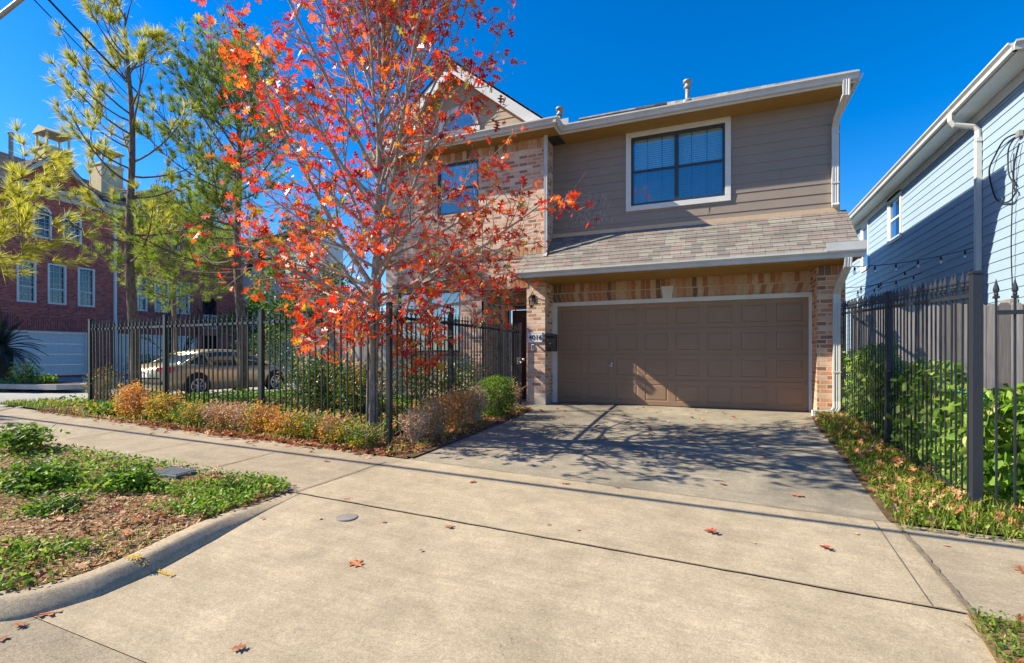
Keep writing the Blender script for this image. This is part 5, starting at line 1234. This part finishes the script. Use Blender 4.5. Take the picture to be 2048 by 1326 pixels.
row = [(212, 5.22, .42, .2, 800, .055, 'mid_green', 'bright_green', .5, 'low trailing green ivy at the far fence post, left of the orange shrub', 10),
 (268, 5.14, .30, .58, 1500, .036, 'orange', 'yellowgreen', .08, 'bright orange-brown shrub, leftmost upright shrub in front of the fence', 40),
 (325, 5.14, .31, .52, 1400, .036, 'yellowgreen', 'orange', .2, 'yellow-green shrub beside the bright orange-brown one', 30),
 (388, 5.06, .36, .42, 1200, .034, 'mid_green', 'yellowgreen', .4, 'low green shrub in front of the fence, left of the dead pinkish shrub', 20),
 (440, 5.10, .30, .46, 700, .032, 'pinkdry', 'orange', .25, 'half-dead pinkish brown shrub with bare twigs showing in front of the fence', 60),
 (487, 5.12, .24, .46, 420, .030, 'pinkdry', 'tanleaf', .3, 'nearly leafless grey twiggy shrub next to the third fence post', 90),
 (523, 5.12, .22, .50, 900, .034, 'orange', 'yellowgreen', .35, 'small amber shrub touching the third fence post', 40),
 (580, 5.08, .36, .40, 1500, .034, 'yellowgreen', 'orange', .25, 'wide yellow and green shrub in front of the dark round shrub', 30),
 (650, 5.04, .30, .42, 1100, .034, 'orange', 'mid_green', .25, 'rusty orange shrub with green tips left of the corner post', 40),
 (690, 5.02, .20, .36, 800, .032, 'mid_green', 'yellowgreen', .3, 'small green shrub between the rusty one and the last one before the corner post', 20),
 (730, 4.98, .20, .36, 900, .030, 'yellowgreen', 'mid_green', .35, 'last small yellow-green shrub before the corner post', 30)]
for i, (u, y, r, h, n, sz, m1, m2, f2, lab, tw) in enumerate(row):
    shrub('hedge_shrub', at_y(u, y), y, r*1.22, .21, h*(.86 if i > 1 else .95), int(n*2.0), sz*1.1, M[m1], lab, 'shrub', i, M[m2], f2, tw, 2.2, group=g_)
g2_ = 'shrubs along the driveway fence'
dx_ = -3.66
shrub('hedge_shrub', dx_, 5.50, .19, .27, .44, 800, .034, M['pinkdry'], 'dead grey shrub with bare twigs right of the corner post', 'shrub', 31, M['orange'], .3, 110, 2.2, group=g2_)
shrub('hedge_shrub', dx_, 6.05, .22, .34, .56, 2200, .038, M['tanleaf'], 'dry tan shrub next to the dead twiggy one along the driveway', 'shrub', 32, M['orange'], .25, 70, 2.4, group=g2_)
shrub('hedge_shrub', dx_, 6.65, .22, .36, .60, 2400, .038, M['tanleaf'], 'rust-brown dry shrub midway along the driveway fence', 'shrub', 33, M['orange'], .4, 60, 2.4, group=g2_)
shrub('hedge_shrub', dx_, 7.25, .20, .30, .62, 1300, .034, M['pinkdry'], 'pale twiggy dry shrub just left of the clipped green one', 'shrub', 34, M['mid_green'], .12, 90, 2.4, group=g2_)
shrub('hedge_shrub', dx_+.03, 8.05, .27, .36, .70, 6500, .034, M['mid_green'], 'clipped bright green shrub beside the driveway', 'shrub', 35, M['bright_green'], .45, 30, 4.0, .24, group=g2_)
shrub('hedge_shrub', dx_, 8.75, .20, .22, .62, 1200, .030, M['tanleaf'], 'small half-brown shrub between the clipped green one and the gate', 'shrub', 36, M['bright_green'], .3, 40, 3.0, group=g2_)
g3_ = 'dark glossy shrubs under the windows'
shrub('glossy_shrub', -6.85, 7.25, .66, .55, 1.10, 4600, .065, M['gloss_green'], 'large round dark green glossy shrub behind the pavement fence', 'shrub', 41, M['yellowgreen'], .06, 30, 2.4, .38, M['darkbark'], .5, g3_)
shrub('glossy_shrub', -5.75, 7.0, .52, .45, .95, 2800, .06, M['gloss_green'], 'glossy shrub with orange-tinged leaves just left of the red oak trunk', 'shrub', 42, M['orange'], .15, 30, 2.4, .4, M['darkbark'], .5, g3_)
shrub('glossy_shrub', -6.15, 9.35, .62, .42, 1.0, 2400, .06, M['gloss_green'], 'clipped glossy hedge shrub under the ground floor window, just right of the oak trunk', 'shrub', 43, M['yellowgreen'], .12, 30, 3.2, .38, M['darkbark'], .5, g3_)
shrub('glossy_shrub', -5.15, 9.40, .52, .40, .95, 2000, .06, M['gloss_green'], 'glossy hedge shrub under the right end of the ground floor window', 'shrub', 44, M['yellowgreen'], .12, 30, 3.2, .38, M['darkbark'], .5, g3_)
shrub('hedge', -33.0, ty(275)-.5, .6, 1.2, 1.3, 1500, .10, M['gloss_green'], 'dark clipped hedge between the townhouse garage doors', 'hedge', 45, None, 0, 10, 4.0, .4)
shrub('hedge', at_y(548, 17.5), 17.5, 2.6, .6, 2.2, 4200, .10, M['gloss_green'], 'tall dark hedge behind the bonnet of the parked car', 'hedge', 46, None, 0, 20, 4.0, .4)
# island with small plants across the court
mb = MB(); 
isl = [(-34, 8.6), (-30, 8.6), (-24, 8.9), (-20.6, 9.6), (-20.2, 10.1), (-20.8, 10.6), (-24, 11.0), (-27, 12.6), (-34, 12.8)]
mb.prism([(x, y, -.12) for x, y in isl], (0, 0, .17)); tag(mb.build('kerb', M['court']), kind='structure')
mb = MB(); cx_, cy2 = -27, 10.4
mb.add([(cx_+(x-cx_)*.965, cy2+(y-cy2)*.86, .056) for x, y in isl], [tuple(range(len(isl)))]); tag(mb.build('garden_bed', M['soil'], fix=False), kind='structure')
for u, y, r, h, lab, sd in ((52, 9.9, .55, 1.0, 'small leafy shrub on the planted island beside the sago palm', 51), (95, 9.9, .35, .55, 'smallest shrub near the tip of the planted island', 52), (15, 9.6, .7, .35, 'low spreading plant on the planted island in front of the palm', 53)):
    shrub('island_shrub', at_y(u, y), y, r, r*.8, h, 700, .10, M['mid_green'], lab, 'shrub', sd, M['bright_green'], .3, 14)
# vines behind the right fence
def vines(name, p0, p1, depth, h0, h1, n, label, seed):
    rng = np.random.default_rng(seed); p0, p1 = np.array(p0), np.array(p1); d = p1-p0; L = np.linalg.norm(d); d = d/L; nn = np.array((-d[1], d[0]))
    t = thing(name, (p0[0], p0[1], ground(*p0)), label, 'vine')
    s = rng.uniform(0, 1, n); o = rng.uniform(-.5, .5, n)*depth; wob = 1+.10*np.sin(s*L*3.1+seed)+.07*np.sin(s*L*9)
    hh = (h0+(h1-h0)*s)*wob; f = rng.uniform(0, 1, n)**.85
    P_ = np.stack([p0[0]+d[0]*L*s+nn[0]*o, p0[1]+d[1]*L*s+nn[1]*o], 1); gz = np.array([ground(a, b) for a, b in P_]); C = np.concatenate([P_, (gz+.02+f*hh)[:, None]], 1)
    dirs = unit(np.stack([rng.normal(size=n)*.5-nn[0]*0, rng.normal(size=n)*.5, -np.ones(n)*.5], 1)+np.array((-.25, -.5, 0)))
    V = place(C, rng.uniform(.05, .105, n), HEART[0], .0, rng, dirs, .6)
    arrmesh('foliage', V, len(HEART[0]), HEART[1], M['vine'], t)
    mb = MB()
    for k in range(int(L*12)):
        a = random.random(); q = p0+d*L*a; z = ground(*q); pts = [(q[0]+random.gauss(0, .05), q[1]+random.gauss(0, .06), z+(h0+(h1-h0)*a)*j/4*random.uniform(.85, 1)) for j in range(5)]; mb.tube(pts, .004, 4, False)
    mb.build('stems', M['mid_green'], t, fix=False); return t
random.seed(8)
vines('climbing_vine', (2.14, 5.45), (2.14, 10.05), .28, 1.02, 1.16, 6500, 'climbing vine with yellow-green heart-shaped leaves behind the fence along the driveway', 61)
vines('climbing_vine', (2.25, 5.50), (4.4, 5.62), .40, 1.0, 1.04, 3600, 'climbing vine hedge behind the short fence at the right edge of the photo', 62)
mb = MB(); t = thing('support_cord', (2.30, 5.5, .9), 'teal cord tied along the top of the vines', 'cord')
for z0 in (.93, .90): mb.tube([(2.10+.02*math.sin(k*2), 5.45+k*.25, ground(2.1, 5.45+k*.25)+z0+.012*k+.02*math.sin(k*3)) for k in range(18)], .006, 5, False)
mb.build('cord', M['vinylcord'], t, fix=False)
# ---- stuff: verge plants, grass, litter
def field(n, fn, rng, zoff=.0):
    out = []
    while len(out) < n:
        x, y, ok = fn(rng)
        if ok: out.append((x, y, ground(x, y)+zoff+(vz(x, y) if x < -3.2 and 1 < y < 3.5 else .015)))
    return np.array(out)
def nz(x, y, s=1.0, o=0): return math.sin(x*1.9*s+o)+math.sin(y*2.7*s+1.3*o)+math.sin((x+y)*1.3*s+2*o)+.7*math.sin((x-1.7*y)*3.1*s+o)
def f_verge(pred):
    def fn(r):
        y = r.uniform(1.15, 3.5); xr = float(np.interp(y, [1.15, 1.5, 2.0, 2.5, 3.0, 3.35, 3.5], [-3.90, -3.40, -3.37, -3.47, -3.58, -3.56, -3.75])); x = xr-abs(r.exponential(2.0))
        if x < -13 or (abs(x+4.98) < .24 and abs(y-3.22) < .24): return x, y, False
        return x, y, pred(x, y, r)
    return fn
rg = np.random.default_rng(77)
green = lambda x, y, r: (1.25*nz(x, y, 1.7, .6) + 2.7*(y-2.42)+.35*r.normal() > .0)
C = field(7000, f_verge(green), rg, .012); C[:, 2] += rg.uniform(0, .05, len(C)); tag(scatter('ground_cover', C, rg.uniform(.02, .05, len(C)), LEAF, M['bright_green'], None, 1.0, rg), 'low green ground cover and clover on the left verge', kind='stuff')
C = field(1300, f_verge(lambda x, y, r: nz(x, y, 1.2, 2)+.9*(y-2.2)+.5*r.normal() > .2), rg, .0); tag(blades('grass', C, .065, .0032, M['grass'], None, .9, rg), 'thin grass on the left verge', kind='stuff')
C = field(9000, f_verge(lambda x, y, r: -nz(x, y, 1.7, .6)-2.2*(y-2.42)+.9*r.normal() > -.8), rg, .006); tag(scatter('wood_chips', C, rg.uniform(.02, .06, len(C)), (SMALL[0]*np.array((1, .45, .5)), SMALL[1]), M['straw'], None, 2.5, rg), 'dry wood chips and straw scattered over the left verge', kind='stuff')
C = field(900, f_verge(lambda x, y, r: True), rg, .02); tag(scatter('leaf_litter', C, rg.uniform(.04, .09, len(C)), OAK, M['litter'], None, 1.4, rg), 'brown and red oak leaf litter on the left verge', kind='stuff')
def clump(u, v, r, h, n, sz, label, seed, mat='bright_green', stems=12):
    x, y, z = P(u, v); t = shrub('leafy_weed', x, y, r, r*.8, h, n, sz, M[mat], label, 'plant', seed, M['mid_green'], .25, stems, 2.0, .5, M['mid_green'], 1.2); return t
clump(75, 985, .36, .26, 900, .065, 'broad clump of bright green leafy weed at the left edge of the verge', 71)
clump(255, 985, .27, .20, 700, .06, 'rounded clump of green weed in the middle of the verge, left of the utility cover', 72)
clump(40, 905, .40, .32, 600, .075, 'tall leafy weed at the back of the verge against the pavement', 73)
clump(110, 1035, .26, .14, 600, .045, 'flat patch of fine green weed in front of the broad clump on the verge', 74)
clump(470, 985, .22, .07, 420, .025, 'creeping green weed on the verge near the driveway corner', 75)
# right strip
def f_strip(r):
    y = r.uniform(4.55, 10.0); xl = float(np.interp(y, [4.5, 5.3, 6.0, 7.4, 9.0, 10.0], [J1R[0]+.06, DR_R[1][0]+.02, DR_R[2][0]+.03, DR_R[3][0]+.04, 1.50, 1.62])); x = r.uniform(xl-.05, 2.35); return x, y, True
C = field(5200, f_strip, rg, 0); tag(blades('grass', C, .13, .0045, M['grass'], None, .9, rg), 'grass along the right edge of the driveway under the iron fence', kind='stuff')
C = field(4200, f_strip, rg, .01); C[:, 2] += rg.uniform(0, .07, len(C)); tag(scatter('ground_cover', C, rg.uniform(.02, .045, len(C)), LEAF, M['bright_green'], None, .8, rg), 'green ground cover along the right edge of the driveway', kind='stuff')
C = field(680, f_strip, rg, .04); C[:, 2] += rg.uniform(0, .05, len(C)); tag(scatter('leaf_litter', C, rg.uniform(.05, .105, len(C)), OAK, M['litter'], None, 1.0, rg), 'fallen oak leaves caught in the grass right of the driveway', kind='stuff')
def f_front(r):
    x = r.uniform(J1R[0]+.1, 5.2); y = r.uniform(J1R[1]+.0, 5.5); return x, y, True
C = field(2600, f_front, rg, .0); tag(scatter('ground_cover', C+np.array((0, 0, .02)), rg.uniform(.02, .05, len(C)), LEAF, M['mid_green'], None, .9, rg), 'green ground cover below the short fence at the right', kind='stuff')
C = field(1800, f_front, rg, 0); tag(blades('grass', C, .15, .005, M['grass'], None, .9, rg), 'grass below the short fence at the right', kind='stuff')
C = field(150, f_front, rg, .05); tag(scatter('leaf_litter', C, rg.uniform(.06, .12, len(C)), OAK, M['litter'], None, 1.2, rg), 'brown leaf litter below the short fence at the right', kind='stuff')
def f_corner(r):
    y = r.uniform(1.4, J2R[1]-.03); x = J2R[0]-.02-.08*(J2R[1]-y)+r.exponential(.5); return x, y, True
C = field(3600, f_corner, rg, .01); C[:, 2] += rg.uniform(0, .05, len(C)); tag(scatter('ground_cover', C, rg.uniform(.012, .028, len(C)), LEAF, M['mid_green'], None, .9, rg), 'fine dark green ground cover in the lower right corner', kind='stuff')
C = field(1500, f_corner, rg, 0); tag(blades('grass', C, .07, .003, M['grass'], None, .9, rg), 'short grass in the lower right corner', kind='stuff')
C = field(26, f_corner, rg, .05); tag(scatter('leaf_litter', C, rg.uniform(.06, .11, len(C)), OAK, M['litter'], None, 1.4, rg), 'dry oak leaves in the lower right corner', kind='stuff')
# beds: leaf litter below the hedge and oak
def f_bed(r):
    if r.random() < .6: x = r.uniform(-11, -3.4); y = 4.80+r.exponential(.24)
    else: y = r.uniform(5.0, 9.3); x = -3.33-.02*(y-5)-r.exponential(.2)
    return x, y, y < 9.4
C = field(3800, f_bed, rg, .012); C = C[(C[:, 0] > -8.2) | (rg.random(len(C)) < .35)]; tag(scatter('leaf_litter', C, rg.uniform(.04, .085, len(C)), OAK, M['litter'], None, 1.3, rg), 'russet leaf litter under the hedge shrubs and red oak', kind='stuff')
C = field(900, lambda r: (r.uniform(-11, -4.0), 4.95+r.exponential(.16), True), rg, .02); C[:, 2] += rg.uniform(0, .16, len(C)); tag(scatter('ground_cover', C, rg.uniform(.03, .055, len(C)), LEAF, M['yellowgreen'], None, .8, rg), 'low yellow-green seedlings filling the gaps between the hedge shrubs', kind='stuff')
C = field(900, f_bed, rg, .0); tag(blades('grass', C, .14, .004, M['grass'], None, .9, rg), 'grass tufts between the hedge shrubs', kind='stuff')
C = field(1300, lambda r: (r.uniform(-9.0, -3.5), 4.97-abs(r.normal())*.13, True), rg, .012); C = C[rg.random(len(C)) < np.interp(C[:, 0], [-9, -6.5, -3.5], [.15, .7, 1.0])]; tag(scatter('leaf_litter', C, rg.uniform(.05, .10, len(C)), OAK, M['litter'], None, 1.5, rg), 'pale russet leaves spilled from the bed onto the pavement edge', kind='stuff')
def f_lawn(r):
    x = r.uniform(-12.1, -4.3); y = r.uniform(5.6, 10.0); return x, y, True
C = field(7500, f_lawn, rg, .02); C[:, 2] += rg.uniform(0, .10, len(C)); tag(scatter('ground_cover', C, rg.uniform(.05, .09, len(C)), LEAF, M['bright_green'], None, 1.0, rg), 'bright green ground cover on the lawn behind the fence', kind='stuff')
C = field(1100, lambda r: (r.uniform(-9, -4.2), r.uniform(5.5, 8.6), True), rg, .1); tag(scatter('leaf_litter', C, rg.uniform(.07, .13, len(C)), OAK, M['litter'], None, 1.2, rg), 'orange fallen leaves on the lawn round the red oak', kind='stuff')
C = field(900, lambda r: (r.uniform(-13.1, -11.3), r.uniform(5.0, 5.95), True), rg, .0); tag(blades('grass', C, .09, .006, M['grass'], None, .8, rg), 'patchy grass beyond the far end of the iron fence', kind='stuff')
for i, (u, y) in enumerate(((196, 5.9), (215, 6.0))):
    shrub('thin_shrub', at_y(u, y), y, .3, .3, .75, 260, .045, M['yellowgreen'], ('thin airy yellowish shrub just inside the far end of the fence', 'thin pale shrub behind the pickets beside the airy yellowish one')[i], 'shrub', 80+i, None, 0, 30)
# ---- fallen oak leaves one could count, on the concrete
random.seed(19)
named = {0: ('large russet oak leaf lying with its stem out in the middle of the concrete apron', 722, 1134, .125), 1: ('curled dark brown leaf near the bottom edge of the photo', 462, 1302, .07), 2: ('reddish oak leaf on the pavement crossing, left of the other large one', 1433, 1072, .10), 3: ('reddish oak leaf on the crossing nearest the right pavement', 1658, 1105, .095), 4: ('brown leaf lying across the lower joint of the crossing', 901, 1059, .09), 5: ('orange-brown leaf on the shaded slab beside its lower joint', 1580, 990, .12), 6: ('pale oak leaf in the gutter at the lower left corner', 68, 1235, .13), 7: ('oak leaf at the right edge of the photo on the pavement', 2040, 1137, .13)}
plainL = [(952, 964), (1122, 968), (697, 1000), (1103, 935), (1450, 972), (1270, 905), (690, 905), (655, 925), (1360, 905), (1120, 880), (60, 1218), (30, 1250), (20, 1275), (1190, 930), (880, 908), (1520, 915), (1300, 870)]
for k in range(64): plainL.append((random.uniform(930, 1640), 815+abs(random.gauss(0, 38))))
small = [(838, 1105), (1100, 1050), (1158, 1060), (1510, 1090), (1715, 1072), (1900, 1095), (520, 1040), (640, 1040), (760, 1045)]
protoL = []
for k in range(4):
    V = OAK[0].copy(); V[:, 1] = np.sign(V[:, 1])*(np.abs(V[:, 1])*.85+.075*np.sin(np.pi*np.clip(V[:, 0], 0, 1))*(np.abs(V[:, 1]) > .001)); V[:, 2] = V[:, 2]*(.6+.5*k)+.16*V[:, 0]**2*(k % 2)+.06*np.abs(V[:, 1])*k; V[:, 2] -= V[:, 2].min()
    me = bpy.data.meshes.new('fallen_leaf'); me.from_pydata(V.tolist(), [], [list(f) for f in OAK[1]]); me.materials.append(M['fallen']); 
    protoL.append(me)
fl = [plain('leaf_brown', (.30, .12, .06), .7, .2, .35, 25), plain('leaf_rust', (.40, .15, .07), .6, .3, .3, 25), plain('leaf_red', (.34, .05, .03), .5, .3, .3, 25), plain('leaf_tan', (.46, .27, .15), .7, .2, .3, 25)]
for k, me in enumerate(protoL): me.materials.clear(); me.materials.append(fl[k])
def put(u, v, size, label, group, k=None):
    x, y, z = P(u, v); k = random.randrange(4) if k is None else k
    o = bpy.data.objects.new('fallen_leaf', protoL[k]); COL.objects.link(o); o.location = (x, y, z+.006); o.scale = (size, size, size*(2.6 if v < 900 else 1.3)); o.rotation_euler = (random.gauss(0, .05), random.gauss(0, .05), random.uniform(0, 6.28)); tag(o, label, 'leaf', group); return o
for k, (lab, u, v, s) in named.items(): put(u, v, s, lab, 'fallen leaves on the concrete', 1 if k in (0, 5, 6) else 2 if k in (2, 3) else 0)
for u, v in plainL: put(u, v, random.uniform(.06, .10), 'brown fallen oak leaf lying on the driveway or pavement concrete', 'fallen leaves on the concrete')
for u, v in small: put(u, v, random.uniform(.03, .05), 'tiny leaf scrap lying on the concrete', 'leaf scraps on the concrete', 3)
# covers set in the ground
x, y, z = P(693, 1035); t = thing('cleanout_cover', (x, y, z), 'round metal cover set in the concrete apron', 'cover')
mb = MB(); mb.lathe([(.084, -.01), (.084, .006), (.078, .007)], (x, y, z), 32); mb.build('rim', M['galv'], t, smooth=False)
mb = MB(); mb.lathe([(.073, .0), (.073, .0075), (.02, .008)], (x, y, z), 32); mb.build('lid', M['galv'], t)
x, y = -4.98, 3.27; z = ground(x, y)+.012; t = thing('utility_cover', (x, y, z), 'grey ribbed utility box cover in the verge beside the pavement', 'cover')
mb = MB(); Mx = Matrix.Translation((x, y, z)) @ Matrix.Rotation(R(4), 4, 'Z'); mb.box(-.19, .19, -.13, .13, -.05, .028, Mx); mb.build('frame', M['meter'], t, bevel=.006)
mb = MB()
for k in range(9): mb.box(-.17, .17, -.112+k*.025, -.112+k*.025+.014, .02, .037, Mx)
mb.build('lid', M['meter'], t)
# ---- overhead lines and the street light at upper left
t = thing('utility_cable', (-60, 2.38, 4.7), 'thick overhead utility cable running along the street, known by its shadow on the concrete', 'cable')
mb = MB(); zc = 4.7; mb.tube([(-60+k*10, 4.45-(zc+.17)/SM, zc) for k in range(11)], .034, 6); mb.build('cable', M['cable'], t)
def ray_pt(u, v, tt): d = ray(u); return Vector((d[0]*tt, d[1]*tt, CAMZ+(HZ-v)*tt/FPX))
for a, b, lab, r in (((60, -40, 9), (540, 425, 46), 'thick black overhead wire crossing behind the pines', .022), ((30, -40, 10), (470, 372, 44), 'thinner black overhead wire just left of the thick one', .013)):
    A, B = ray_pt(*a), ray_pt(*b); t = thing('overhead_wire', tuple(A), lab, 'wire'); mb = MB(); mb.tube([A.lerp(B, k/16)-Vector((0, 0, .5*4*(k/16)*(1-k/16))) for k in range(17)], r, 6); mb.build('wire', M['cable'], t)
t = thing('street_light', (-21, 6, -.1), 'pale metal street light arm crossing the upper left corner', 'street light')
A = ray_pt(0, 32, 15); B = ray_pt(48, -6, 14.6); d = (B-A); base = Vector((-21.2, 6.0, 0)); top = A-d*1.0
mb = MB(); mb.tube([(base.x, base.y, -.1), (base.x, base.y, 6), (base.x, base.y, top.z-.6)], [.11, .09, .075], 10); mb.build('pole', M['galv'], t, smooth=True)
mb = MB(); mb.tube([(base.x, base.y, top.z-.6), tuple(top), tuple(A), tuple(B), tuple(B+d*1.3)], [.075, .07, .068, .062, .055], 10); mb.build('arm', M['galv'], t, smooth=True)
e = B+d*1.3; mb = MB(); mb.lathe([(.06, .06), (.16, .02), (.17, -.05), (.10, -.10)], tuple(e+Vector((.25, 0, 0))), 12); mb.build('lamp_head', M['galv'], t, smooth=True)
